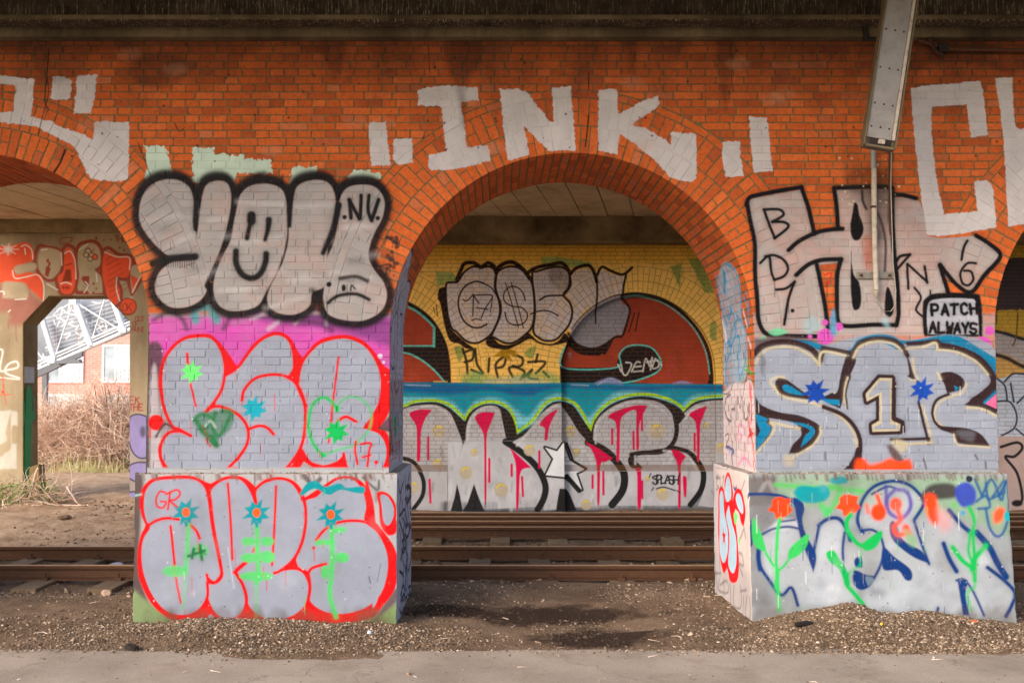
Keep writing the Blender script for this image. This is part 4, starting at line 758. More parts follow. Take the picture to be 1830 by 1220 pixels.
# ================================================================ materials
class NT:
    def __init__(s, name):
        s.m = bpy.data.materials.new(name); s.m.use_nodes = True; s.t = s.m.node_tree; s.t.nodes.clear()
        s.out = s.n('ShaderNodeOutputMaterial'); s.b = s.n('ShaderNodeBsdfPrincipled'); s.t.links.new(s.b.outputs[0], s.out.inputs[0])
        s.geo = None
    def n(s, ty, **k):
        x = s.t.nodes.new(ty)
        for a, b in k.items(): setattr(x, a, b)
        return x
    def l(s, a, b): s.t.links.new(a, b)
    def put(s, sock, v):
        if hasattr(v, 'is_linked') or isinstance(v, bpy.types.NodeSocket): s.l(v, sock)
        else: sock.default_value = v
    def pos(s):
        if not s.geo: s.geo = s.n('ShaderNodeNewGeometry')
        return s.geo.outputs['Position']
    def math(s, op, a, b=0.0, c=0.0, clamp=False):
        x = s.n('ShaderNodeMath', operation=op, use_clamp=clamp)
        s.put(x.inputs[0], a); s.put(x.inputs[1], b)
        if len(x.inputs) > 2: s.put(x.inputs[2], c)
        return x.outputs[0]
    def sep(s, v):
        x = s.n('ShaderNodeSeparateXYZ'); s.l(v, x.inputs[0]); return x.outputs
    def comb(s, a, b, c=0.0):
        x = s.n('ShaderNodeCombineXYZ'); s.put(x.inputs[0], a); s.put(x.inputs[1], b); s.put(x.inputs[2], c); return x.outputs[0]
    def noise(s, scale, detail=4, rough=0.55, vec=None, stretch=None, dist=0.0):
        v = vec or s.pos()
        if stretch:
            mp = s.n('ShaderNodeMapping'); s.l(v, mp.inputs[0]); mp.inputs['Scale'].default_value = stretch; v = mp.outputs[0]
        x = s.n('ShaderNodeTexNoise'); s.l(v, x.inputs['Vector']); x.inputs['Scale'].default_value = scale
        x.inputs['Detail'].default_value = detail; x.inputs['Roughness'].default_value = rough; x.inputs['Distortion'].default_value = dist
        return x.outputs['Fac']
    def vor(s, scale, feat='F1'):
        x = s.n('ShaderNodeTexVoronoi', feature=feat); s.l(s.pos(), x.inputs['Vector']); x.inputs['Scale'].default_value = scale; return x
    def ramp(s, f, stops, interp='LINEAR'):
        x = s.n('ShaderNodeValToRGB'); s.put(x.inputs[0], f); r = x.color_ramp; r.interpolation = interp
        while len(r.elements) > 1: r.elements.remove(r.elements[-1])
        for i, (p, c) in enumerate(stops):
            e = r.elements[0] if i == 0 else r.elements.new(p)
            e.position = p; c = c if isinstance(c, (tuple, list)) else (c, c, c); e.color = (*c[:3], 1)
        return x.outputs['Color']
    def mix(s, f, a, b, mode='MIX'):
        x = s.n('ShaderNodeMix', data_type='RGBA', blend_type=mode)
        s.put(x.inputs[0], f)
        for k, v in ((6, a), (7, b)):
            if isinstance(v, (tuple, list)): v = (*v[:3], 1)
            s.put(x.inputs[k], v)
        return x.outputs[2]
    def bump(s, h, strength=0.3, dist=0.01):
        x = s.n('ShaderNodeBump'); x.inputs['Strength'].default_value = strength; x.inputs['Distance'].default_value = dist
        s.put(x.inputs['Height'], h); s.l(x.outputs[0], s.b.inputs['Normal'])
    def fin(s, col, rough=0.8, spec=0.3, metal=0.0):
        s.put(s.b.inputs['Base Color'], col if not isinstance(col, (tuple, list)) else (*col[:3], 1)); s.put(s.b.inputs['Roughness'], rough)
        s.b.inputs['Specular IOR Level'].default_value = spec; s.b.inputs['Metallic'].default_value = metal
        return s.m
def c8(r, g, b, k=1.0):
    v = lin((r, g, b)) * k; return (float(v[0]), float(v[1]), float(v[2]))

def overlay(s, base, cv, img, mask, uax):
    """one canvas laid over a base colour on the faces picked by mask; uax = which world axis runs along the canvas"""
    P = s.sep(s.pos())
    u = s.math('DIVIDE', s.math('SUBTRACT', P[uax], cv.u0), cv.W / cv.ppm); v = s.math('DIVIDE', s.math('SUBTRACT', P[2], cv.v0), cv.H / cv.ppm)
    t = s.n('ShaderNodeTexImage', extension='CLIP', interpolation='Linear'); t.image = img; s.l(s.comb(u, v), t.inputs[0])
    wear = s.ramp(s.math('ADD', s.noise(42, 5, 0.7), s.math('MULTIPLY', s.math('SUBTRACT', s.noise(1.9, 3), 0.5), 0.25)), [(0.29, 0.3), (0.37, 1.0)])
    fac = s.math('MULTIPLY', mask, s.sep(wear)[0])
    a = s.math('MULTIPLY', t.outputs['Alpha'], fac)
    k = s.mix(1.0, base, s.math('SUBTRACT', 1.0, a), 'MULTIPLY')
    tone = s.ramp(s.noise(3.1, 6, 0.65), [(0.3, 0.84), (0.7, 1.08)])
    col = s.mix(1.0, s.mix(1.0, t.outputs['Color'], fac, 'MULTIPLY'), tone, 'MULTIPLY')
    return s.mix(1.0, k, col, 'ADD'), a

def brick_colour(s, stops):
    oi = s.n('ShaderNodeObjectInfo'); at = s.n('ShaderNodeAttribute', attribute_name='tint')
    r = s.math('FRACT', s.math('ADD', oi.outputs['Random'], at.outputs['Fac']))
    base = s.ramp(r, stops)
    g = s.ramp(s.noise(26, 6, 0.7), [(0.25, 0.62), (0.5, 1.0), (0.8, 1.22)])
    base = s.mix(1.0, base, g, 'MULTIPLY')
    pits = s.ramp(s.noise(210, 2, 0.5), [(0.30, 0.45), (0.38, 1.0)])
    return s.mix(0.7, base, pits, 'MULTIPLY'), r

def front_masks(s):
    nrm = s.sep(s.geo.outputs['True Normal']) if s.geo else s.sep((s.pos(), s.geo.outputs['True Normal'])[1])
    P = s.sep(s.pos())
    joint = s.math('MULTIPLY', s.math('COMPARE', P[1], 0.003, 0.0105), s.math('GREATER_THAN', P[2], 1.225))
    front = s.math('MAXIMUM', s.math('LESS_THAN', nrm[1], -0.45), joint)
    side = s.math('MULTIPLY', s.math('GREATER_THAN', s.math('SUBTRACT', s.math('ABSOLUTE', nrm[0]), s.math('MULTIPLY', nrm[2], 0.6)), 0.45), s.math('SUBTRACT', 1.0, front))
    near = s.math('LESS_THAN', s.math('ABSOLUTE', s.math('SUBTRACT', P[0], ARX)), ARR + 0.12)
    side = s.math('MULTIPLY', side, near)
    left = s.math('LESS_THAN', P[0], ARX)
    return front, s.math('MULTIPLY', side, left), s.math('MULTIPLY', side, s.math('SUBTRACT', 1.0, left))
def arcade_paint(s, base):
    f, l_, r_ = front_masks(s)
    c1, a1 = overlay(s, base, fc, IMG_FRONT, f, 0)
    c2, a2 = overlay(s, c1, rl, IMG_RL, l_, 1)
    c3, a3 = overlay(s, c2, rr, IMG_RR, r_, 1)
    return c3, s.math('ADD', s.math('ADD', a1, a2), a3, clamp=True)
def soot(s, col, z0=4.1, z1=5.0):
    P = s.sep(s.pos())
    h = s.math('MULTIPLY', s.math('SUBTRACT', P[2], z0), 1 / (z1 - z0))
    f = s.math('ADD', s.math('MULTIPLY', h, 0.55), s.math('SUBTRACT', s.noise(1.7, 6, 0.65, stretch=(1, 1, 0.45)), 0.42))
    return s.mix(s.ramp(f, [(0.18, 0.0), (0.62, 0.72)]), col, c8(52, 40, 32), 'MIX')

BR_STOPS = [(0.0, c8(176,84,40)), (0.2, c8(200,98,44)), (0.4, c8(188,88,40)), (0.6, c8(206,104,52)), (0.8, c8(184,88,42)), (0.93, c8(164,78,42)), (1.0, c8(196,110,70))]
def m_brick(name, mort=False, back=False):
    s = NT(name); s.pos()
    if mort:
        col = s.ramp(s.noise(35, 6, 0.7), [(0.3, c8(88,70,44)), (0.7, c8(138,112,74))])
    else:
        stops = BR_STOPS if not back else [(0, c8(150,66,40)), (0.5, c8(172,80,48)), (1, c8(128,60,40))]
        col, r = brick_colour(s, stops)
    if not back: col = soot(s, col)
    if back:
        f = s.math('GREATER_THAN', s.sep(s.pos())[1], 0.0)
        col, a = overlay(s, col, bc, IMG_BACK, f, 0)
    else: col, a = arcade_paint(s, col)
    if not mort: col = s.mix(1.0, col, s.ramp(s.math('FRACT', s.math('MULTIPLY', r, 7.3)), [(0, 0.95), (0.5, 1.0), (1, 1.04)]), 'MULTIPLY')
    if mort: col = s.mix(s.math('MULTIPLY', a, 0.5 if back else 0.0), col, c8(104, 66, 34), 'MIX')
    s.bump(s.math('ADD', s.noise(90, 5, 0.7), s.math('MULTIPLY', s.noise(14, 3, .6), 1.5)), 0.55, 0.004)
    return s.fin(col, s.math('SUBTRACT', 0.86, s.math('MULTIPLY', a, 0.3)), 0.12)
M = {}
M['brick'] = m_brick('orange_brick'); M['mortar'] = m_brick('sandy_mortar', mort=True)
M['back_brick'] = m_brick('painted_back_brick', back=True); M['back_mortar'] = m_brick('painted_back_mortar', mort=True, back=True)

def m_concrete(name, stops, paint=None, scale=2.2, streak=False, bump=0.5):
    s = NT(name); s.pos()
    f = s.noise(scale, 8, 0.66, stretch=(1, 1, 0.35) if streak else None)
    col = s.ramp(f, stops)
    pits = s.ramp(s.noise(75, 4, 0.7), [(0.30, 0.55), (0.42, 1.0), (0.8, 1.1)])
    col = s.mix(0.8, col, pits, 'MULTIPLY'); a = 0.0
    if paint == 'front': col, a = arcade_paint(s, col)
    if paint == 'back':
        f2 = s.math('LESS_THAN', s.sep(s.geo.outputs['True Normal'])[1], -0.3); col, a = overlay(s, col, bc, IMG_BACK, f2, 0)
    s.bump(s.math('ADD', s.noise(50, 6, 0.7), s.math('MULTIPLY', s.noise(6, 3), 2.0)), bump, 0.008)
    return s.fin(col, s.math('SUBTRACT', 0.88, s.math('MULTIPLY', a, 0.3)) if paint else 0.88, 0.12)
M['plinth'] = m_concrete('plinth_render', [(0.3, c8(120,110,100)), (0.7, c8(170,160,150))], 'front', bump=.35)
M['beam'] = m_concrete('sooty_concrete_beam', [(0.3, c8(46,38,30)), (0.5, c8(92,80,60)), (0.72, c8(136,120,92))], None, 1.3, True)
M['fascia'] = m_concrete('dark_concrete_soffit', [(0.3, c8(26,20,15)), (0.55, c8(54,43,32)), (0.8, c8(92,76,56))], None, 2.4)
M['plank'] = m_concrete('ceiling_plank_concrete', [(0.25, c8(140,120,92)), (0.5, c8(196,174,140)), (0.75, c8(222,200,166))], None, 1.4)
M['back_beam'] = m_concrete('stained_crossbeam', [(0.3, c8(84,72,52)), (0.55, c8(140,122,90)), (0.8, c8(184,162,122))], None, 1.6)
M['conc'] = m_concrete('board_marked_concrete', [(0.25, c8(120,104,82)), (0.5, c8(168,150,122)), (0.75, c8(194,176,148))], 'back', 1.2, True)
M['frame'] = m_concrete('brown_concrete_jamb', [(0.3, c8(100,80,52)), (0.7, c8(146,120,84))], None, 2)
M['back_plinth'] = m_concrete('painted_back_plinth', [(0.3, c8(120,116,112)), (0.7, c8(170,166,162))], 'back', 2)
def m_pave():
    s = NT('worn_pavement'); s.pos()
    col = s.ramp(s.noise(0.9, 8, 0.6), [(0.25, c8(126,114,102)), (0.5, c8(152,139,126)), (0.75, c8(172,158,144))])
    col = s.mix(0.75, col, s.ramp(s.noise(160, 4, 0.75), [(0.3, 0.35), (0.5, 1.0), (0.75, 1.5)]), 'MULTIPLY')
    col = s.mix(s.ramp(s.vor(5.5).outputs['Distance'], [(0.05, 0.6), (0.09, 0.0)]), col, c8(84,66,52))
    v = s.vor(0.55, 'DISTANCE_TO_EDGE'); mp = s.n('ShaderNodeVectorMath', operation='ADD'); s.l(s.pos(), mp.inputs[0])
    nz = s.n('ShaderNodeTexNoise'); s.l(s.pos(), nz.inputs['Vector']); nz.inputs['Scale'].default_value = 2.5; nz.inputs['Detail'].default_value = 6; s.l(nz.outputs['Color'], mp.inputs[1]); s.l(mp.outputs[0], v.inputs['Vector'])
    col = s.mix(s.ramp(v.outputs['Distance'], [(0.002, 0.35), (0.006, 0.0)]), col, c8(58,48,40))
    col = s.mix(s.ramp(s.noise(2.3, 7, .7), [(0.52, 0.0), (0.7, 0.45)]), col, c8(104,86,68))
    s.bump(s.noise(140, 5, 0.75), 0.6, 0.005); return s.fin(col, 0.92, 0.25)
M['pave'] = m_pave()
def m_ground():
    s = NT('dirt_and_fine_gravel'); s.pos(); P = s.sep(s.pos())
    col = s.ramp(s.noise(1.3, 8, 0.68), [(0.28, c8(82,64,48)), (0.5, c8(122,100,80)), (0.72, c8(156,130,106))])
    col = s.mix(0.9, col, s.ramp(s.noise(55, 7, 0.8), [(0.3, 0.3), (0.5, 0.95), (0.72, 1.6)]), 'MULTIPLY')
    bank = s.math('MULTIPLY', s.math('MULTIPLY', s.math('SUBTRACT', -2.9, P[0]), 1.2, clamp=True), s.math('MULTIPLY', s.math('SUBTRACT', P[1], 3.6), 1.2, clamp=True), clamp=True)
    col = s.mix(s.math('MULTIPLY', bank, .9), col, s.ramp(s.noise(4, 8, .75), [(0.3, c8(132,104,78)), (0.5, c8(190,158,128)), (0.7, c8(216,190,162))]))  # sandy soil on the bank, its colour also lightened to stand in for sun
    # damp oily stain between the piers
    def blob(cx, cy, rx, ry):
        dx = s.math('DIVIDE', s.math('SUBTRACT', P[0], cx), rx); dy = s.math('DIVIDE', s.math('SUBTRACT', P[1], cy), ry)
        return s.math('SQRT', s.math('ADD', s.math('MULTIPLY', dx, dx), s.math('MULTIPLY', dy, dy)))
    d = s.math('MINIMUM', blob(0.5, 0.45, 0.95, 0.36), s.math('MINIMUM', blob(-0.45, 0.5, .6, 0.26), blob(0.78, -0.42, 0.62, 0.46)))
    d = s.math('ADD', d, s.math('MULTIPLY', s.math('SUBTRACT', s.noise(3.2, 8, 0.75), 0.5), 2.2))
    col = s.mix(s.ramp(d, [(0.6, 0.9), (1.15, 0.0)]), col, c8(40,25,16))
    rust = s.ramp(blob(0.4, 1.85, 3.2, 0.22), [(0.4, 0.5), (1.2, 0.0)])
    col = s.mix(s.math('MULTIPLY', s.sep(rust)[0], s.noise(9, 4)), col, c8(120,62,26))
    s.bump(s.math('ADD', s.noise(80, 6, 0.8), s.math('MULTIPLY', s.noise(22, 4, .7), 2)), 0.9, 0.02)
    return s.fin(col, 0.95, 0.2)
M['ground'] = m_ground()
def m_var(name, stops, rough=0.85, spec=0.3, metal=0.0, nscale=30, amt=0.5, bump=0.2):
    s = NT(name); s.pos(); oi = s.n('ShaderNodeObjectInfo'); at = s.n('ShaderNodeAttribute', attribute_name='tint')
    col = s.ramp(s.math('FRACT', s.math('ADD', oi.outputs['Random'], at.outputs['Fac'])), stops)
    col = s.mix(amt, col, s.ramp(s.noise(nscale, 5, 0.7), [(0.25, 0.45), (0.5, 1.0), (0.8, 1.35)]), 'MULTIPLY')
    if name == 'gravel_stones':
        P = s.sep(s.pos())
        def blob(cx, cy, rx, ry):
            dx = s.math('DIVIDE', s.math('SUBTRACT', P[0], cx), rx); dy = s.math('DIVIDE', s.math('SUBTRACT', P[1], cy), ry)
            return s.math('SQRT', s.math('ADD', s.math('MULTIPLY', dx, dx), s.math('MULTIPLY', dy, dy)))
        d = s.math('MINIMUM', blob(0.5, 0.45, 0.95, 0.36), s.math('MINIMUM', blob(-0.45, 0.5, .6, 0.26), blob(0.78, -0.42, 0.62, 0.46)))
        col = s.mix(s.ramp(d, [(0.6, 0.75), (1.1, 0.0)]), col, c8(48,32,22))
    if bump: s.bump(s.noise(nscale * 2.5, 4, .7), bump, 0.004)
    return s.fin(col, rough, spec, metal)
M['pebble'] = m_var('gravel_stones', [(0, c8(66,50,38)), (0.25, c8(108,88,70)), (0.45, c8(140,118,96)), (0.65, c8(92,74,58)), (0.82, c8(160,138,116)), (0.94, c8(176,154,134)), (0.975, c8(204,182,164)), (1, c8(150,112,82))], bump=0)
M['rail'] = m_var('rusty_rail', [(0, c8(84,56,38)), (1, c8(104,70,46))], 0.75, 0.4, 0.25, 18)
M['rail_top'] = m_var('worn_rail_head', [(0, c8(184,148,112)), (1, c8(200,162,124))], 0.5, 0.5, 0.35, 10, .4)
M['sleeper'] = m_var('weathered_sleeper', [(0, c8(104,86,66)), (0.5, c8(126,106,82)), (1, c8(92,74,56))], nscale=14, amt=.9)
M['lamp'] = m_var('grimy_aluminium', [(0, c8(132,124,116)), (1, c8(142,134,126))], 0.55, 0.5, 0.3, 9, .5)
M['lamp_dark'] = m_var('grimy_housing', [(0, c8(92,76,54)), (1, c8(104,88,64))], 0.6, 0.4, 0.2, 9)
M['black'] = m_var('black_grime', [(0, c8(30,24,20)), (1, c8(44,34,28))], 0.7)
M['pipe'] = m_var('chipped_white_pipe', [(0, c8(160,148,132)), (1, c8(172,160,144))], 0.6, 0.3, 0, 16, .95)
M['zinc'] = m_var('bare_metal', [(0, c8(130,124,112)), (1, c8(146,140,128))], 0.5, 0.5, 0.4, 20)
M['rust'] = m_var('rusty_pipe', [(0, c8(58,38,28)), (1, c8(84,52,34))], 0.8)
M['twig'] = m_var('dry_twigs', [(0, c8(168,130,108)), (0.35, c8(224,194,170)), (0.7, c8(240,220,202)), (1, c8(200,164,142))], amt=.3, bump=0)
M['leaf'] = m_var('small_green_leaves', [(0, c8(84,120,48)), (0.5, c8(124,156,70)), (1, c8(150,160,90))], 0.6, amt=.3, bump=0)
M['drygrass'] = m_var('pale_grass', [(0, c8(150,156,90)), (0.6, c8(186,180,130)), (1, c8(160,136,96))], amt=.3, bump=0)
M['white'] = m_var('white_steel', [(0, c8(214,216,218)), (1, c8(226,226,226))], 0.4, 0.5, 0.0, 10, .25, 0)
M['steel_grey'] = m_var('grey_steel', [(0, c8(96,100,106)), (1, c8(112,116,122))], 0.5, 0.4, 0.1, 10, .25, 0)
M['orange'] = m_var('orange_plastic', [(0, c8(238,84,36)), (1, c8(238,90,40))], 0.5, .5, 0, 10, .2, 0)
M['yellow'] = m_var('yellow_plastic', [(0, c8(238,190,30)), (1, c8(238,190,30))], 0.5, .5, 0, 10, .2, 0)
M['stalac'] = m_var('lime_drips', [(0, c8(40,32,24)), (0.5, c8(96,84,64)), (0.8, c8(150,138,108)), (1, c8(196,186,156))], bump=0)
M['paper'] = m_var('crumpled_paper', [(0, c8(200,200,206)), (1, c8(210,210,214))], .8, amt=.2)
def m_panel():
    s = NT('grey_glazing'); s.pos()
    col = s.ramp(s.noise(0.8, 4), [(0.3, c8(104,110,122)), (0.7, c8(150,156,166))]); col, a = overlay(s, col, sc, IMG_ST, 1.0, 0)
    return s.fin(col, 0.25, 0.5)
M['panel'] = m_panel()
def m_far_brick():
    s = NT('far_pink_brick'); s.pos(); P = s.sep(s.pos())
    t = s.n('ShaderNodeTexBrick'); s.l(s.comb(P[0], P[2]), t.inputs['Vector']); t.inputs['Scale'].default_value = 1.0
    t.inputs['Brick Width'].default_value = 0.24; t.inputs['Row Height'].default_value = 0.075; t.inputs['Mortar Size'].default_value = 0.008
    t.inputs['Color1'].default_value = (*c8(226,156,142), 1); t.inputs['Color2'].default_value = (*c8(212,140,126), 1); t.inputs['Mortar'].default_value = (*c8(226,184,174), 1)
    col = s.mix(0.6, t.outputs['Color'], s.ramp(s.noise(1.5, 5, .7), [(0.3, 0.8), (0.7, 1.1)]), 'MULTIPLY')
    return s.fin(col, 0.85, 0.3)
M['far_brick'] = m_far_brick()
def m_glass():
    s = NT('window_glass'); s.pos(); return s.fin(s.ramp(s.noise(0.9, 3), [(0.35, c8(120,140,156)), (0.65, c8(190,204,214))]), 0.12, 0.7)
M['glass'] = m_glass()
M['curtain'] = m_var('white_curtain', [(0, c8(214,220,226)), (1, c8(224,228,232))], 0.8, amt=.2, bump=0)

def m_girder():
    s = NT('lime_streaked_girder'); s.pos()
    col = s.ramp(s.noise(5, 8, .75), [(0.3, c8(34,27,21)), (0.55, c8(74,62,48)), (0.8, c8(112,98,78))])
    st = s.ramp(s.noise(26, 4, .75, stretch=(3.2, 1, 0.22)), [(0.53, 0.0), (0.66, 0.9)])
    gate = s.ramp(s.noise(1.6, 4, .6), [(0.35, 0.25), (0.6, 1.0)])
    fine = s.ramp(s.noise(60, 3, .7, stretch=(2.5, 1, 0.35)), [(0.4, 0.0), (0.6, 1.0)])
    f = s.math('MULTIPLY', s.math('MULTIPLY', s.sep(st)[0], s.sep(gate)[0]), s.sep(fine)[0])
    col = s.mix(f, col, c8(206,198,166))
    s.bump(s.noise(26, 6, .75, stretch=(3.2, 1, 0.22)), .8, .02); return s.fin(col, .9, .2)
M['girder'] = m_girder()
# ================================================================ ground, pavement
PAVE_Y = -0.98
def smooth(a, b, x): t = np.clip((x - a) / (b - a), 0, 1); return t * t * (3 - 2 * t)
_rn = np.random.default_rng(11); _NT = _rn.random((64, 64))
def vn(x, y, f):
    x = x * f; y = y * f; xi = np.floor(x).astype(int); yi = np.floor(y).astype(int); fx = x - xi; fy = y - yi
    fx = fx*fx*(3-2*fx); fy = fy*fy*(3-2*fy); g = lambda a, b: _NT[a % 64, b % 64]
    return (g(xi,yi)*(1-fx)+g(xi+1,yi)*fx)*(1-fy)+(g(xi,yi+1)*(1-fx)+g(xi+1,yi+1)*fx)*fy - 0.5
def gz(x, y):
    x = np.asarray(x, float); y = np.asarray(y, float)
    z = 0.05 * vn(x, y, 0.9) + 0.03 * vn(x + 5, y, 2.3) + 0.016 * vn(x, y + 9, 6.1) + 0.008 * vn(x, y, 15)
    z = z - 0.012
    m = smooth(-1.12, -0.42, y) * smooth(1.9, 0.4, y) * (1 + .5 * vn(x, y, 3.1))
    prof = np.interp(x, [1.9, 2.1, 2.35, 2.6, 2.85, 3.1, 3.5, 4.0, 4.5], [0, .03, .10, .155, .17, .125, .10, .06, 0.0])
    z = z + prof * m + .022 * vn(x, y, 4.3) * smooth(-1.1, -.6, y) * smooth(.9, .2, y)
    z = z + 0.035 * np.exp(-((x + 2.0) / 1.3) ** 2) * smooth(-1.2, -0.2, y) * smooth(0.8, 0.0, y)
    z = z + 0.05 * np.exp(-((x + 1.6) / 0.42) ** 2 - ((y + 1.12) / 0.16) ** 2)      # the spill over the pavement edge
    z = z + 0.04 * np.exp(-((x - 3.4) / 1.5) ** 2 - ((y + 0.95) / 0.2) ** 2)
    z = z - 0.05 * np.exp(-((x - 0.6) / 1.0) ** 2 - ((y - 0.1) / 0.5) ** 2)
    z = z - 0.03 * smooth(1.75, 2.1, y) * smooth(3.9, 3.2, y) + .02 * smooth(-2.5, -2.0, x) * smooth(1.1, 1.4, y) * smooth(1.95, 1.7, y)
    z = z - 0.036 * smooth(-2.6, -3.1, x) * smooth(1.1, 1.4, y) * smooth(2.3, 1.9, y)
    z = z + (0.20 + 0.10 * vn(x, y, 1.5)) * smooth(-3.1, -4.2, x) * smooth(4.2, 6.2, y)
    z = np.where(y < PAVE_Y - 0.45, np.minimum(z, -0.05), z)
    return z
def grid_mesh(name, xs, ys, fz):
    X, Y = np.meshgrid(xs, ys); Z = fz(X, Y); nx, ny = len(xs), len(ys)
    me = bpy.data.meshes.new(name); me.vertices.add(nx * ny); me.vertices.foreach_set('co', np.stack([X, Y, Z], -1).astype(np.float32).ravel())
    i = (np.arange(ny - 1)[:, None] * nx + np.arange(nx - 1)[None, :]).ravel(); q = np.stack([i, i + 1, i + nx + 1, i + nx], 1).astype(np.int32)
    me.loops.add(q.size); me.polygons.add(len(q)); me.loops.foreach_set('vertex_index', q.ravel()); me.polygons.foreach_set('loop_start', np.arange(0, q.size, 4, dtype=np.int32))
    me.polygons.foreach_set('use_smooth', np.ones(len(q), bool)); me.update(calc_edges=True); return me
xs = np.concatenate([[-400, -150, -60, -30, -16], np.arange(-11, 11.01, 0.05), [16, 30, 60, 150, 400]])
ys = np.concatenate([[-60, -30, -15, -8, -4], np.arange(-1.6, 9.0, 0.045), [9.5, 10, 11, 12, 14, 18, 25, 40, 80, 200, 500]])
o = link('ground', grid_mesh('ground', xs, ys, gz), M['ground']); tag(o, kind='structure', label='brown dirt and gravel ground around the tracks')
mb = MB(); edge = [(x, PAVE_Y + 0.02 * math.sin(x * 3.1) + 0.012 * math.sin(x * 11)) for x in np.arange(-12, 12.01, 0.1)]
n = len(edge)
mb.add([(x, y, 0.008) for x, y in edge] + [(x, -30, 0.008) for x, y in edge] + [(x, y + 0.01, -0.1) for x, y in edge],
       [(i, i + n, i + n + 1, i + 1) for i in range(n - 1)] + [(i, i + 1, i + 2*n + 1, i + 2*n) for i in range(n - 1)])
o = mb.build('pavement', M['pave']); tag(o, kind='structure')

def stones(name, n, fx, size, label, seed, lift=0.25, mat='pebble'):
    r = np.random.default_rng(seed); x, y = fx(r, n); n = len(x); z = gz(x, y)
    onp = y < PAVE_Y; z = np.where(onp, np.maximum(z, 0.008), z)
    base = np.array([(1,0,0),(-1,0,0),(0,1,0),(0,-1,0),(0,0,1),(0,0,-1)], float)
    sz = size[0] + (size[1] - size[0]) * r.random(n) ** 3
    a = r.random(n) * 2 * np.pi; sc = np.stack([sz * (0.7 + 0.6*r.random(n)), sz * (0.7 + 0.5*r.random(n)), sz * (0.45 + 0.35*r.random(n))], -1)
    V = base[None] * sc[:, None] + (r.random((n, 6, 3)) - 0.5) * sz[:, None, None] * 0.6
    c, s_ = np.cos(a)[:, None], np.sin(a)[:, None]; X = V[..., 0]*c - V[..., 1]*s_; Y = V[..., 0]*s_ + V[..., 1]*c
    V = np.stack([X + x[:, None], Y + y[:, None], V[..., 2] + (z + sz * lift)[:, None]], -1)
    T = np.array([(0,2,4),(2,1,4),(1,3,4),(3,0,4),(2,0,5),(1,2,5),(3,1,5),(0,3,5)]); idx = (T[None] + (np.arange(n) * 6)[:, None, None]).reshape(-1, 3).astype(np.int32)
    me = bpy.data.meshes.new(name); me.vertices.add(n * 6); me.vertices.foreach_set('co', V.astype(np.float32).ravel())
    me.loops.add(idx.size); me.polygons.add(len(idx)); me.loops.foreach_set('vertex_index', idx.ravel()); me.polygons.foreach_set('loop_start', np.arange(0, idx.size, 3, dtype=np.int32))
    me.update(calc_edges=True); at = me.attributes.new('tint', 'FLOAT', 'FACE'); at.data.foreach_set('value', np.repeat(r.random(n), 8).astype(np.float32))
    return tag(link(name, me, M[mat]), label, 'gravel', kind='stuff')
def area_front(r, n):
    x = r.uniform(-5.2, 5.6, n); y = -1.0 + 2.6 * r.random(n) ** 1.25
    keep = (1.7 * vn(x, y, 1.6) + 0.42 + 0.45 * smooth(-0.2, -0.6, y) + 0.4 * (np.abs(x - 3.2) < 1.4)) > r.random(n) * 1.15
    inside = (y > 0) & (y < 1.2) & ((np.abs(x + 1.97) < 1.02) | (np.abs(x - 3.16) < 1.1))
    keep &= ~inside; return x[keep], y[keep]
stones('gravel', 62000, area_front, (0.003, 0.015), 'loose fine gravel strewn around the pier plinths', 1)
def area_heap(r, n):
    x = np.concatenate([r.normal(3.1, .75, n // 2), r.normal(-2.0, .75, n // 2)]); y = np.concatenate([r.uniform(-1.08, -.08, n // 2), -.1 - np.abs(r.normal(0, .32, n // 2))]); k = (vn(x, y, 3.3) + .75 > r.random(len(x))) & (y < -.07); return x[k], y[k]
stones('heaped_gravel', 26000, area_heap, (0.004, 0.017), 'gravel heaped against the front of the plinths', 14)
def area_spill(r, n):
    x = np.concatenate([r.normal(-1.6, 0.34, n // 3), r.normal(3.3, 1.0, n // 3), r.uniform(-5, 5.5, n // 3)]); y = np.concatenate([-0.96 - np.abs(r.normal(0, 0.11, n // 3)), -0.96 - np.abs(r.normal(0, 0.07, n // 3)), -0.95 - np.abs(r.normal(0, 0.12, n // 3)) ** 1.4])
    return x, y
stones('gravel_spill', 5200, area_spill, (0.003, 0.014), 'small stones spilled over the pavement edge', 2)
def area_track(r, n):
    x = r.uniform(-6.5, 6.5, n); y = 1.4 + 6.4 * r.random(n) ** 1.3; k = (vn(x, y, 1.1) + 0.55) > r.random(n); return x[k], y[k]
stones('track_ballast', 13000, area_track, (0.008, 0.03), 'stones scattered between the rails', 3)
def area_big(r, n): return r.uniform(-4.6, 5.2, n), r.uniform(-0.95, 1.5, n)
stones('coarse_stones', 300, area_big, (0.014, 0.028), 'larger pale stones lying on the gravel', 4)
def area_bit(r, n): return r.uniform(-4, 5, n), r.uniform(-2.3, -1.1, n)
stones('pavement_grit', 420, area_bit, (0.003, 0.010), 'grit scattered over the pavement', 6)

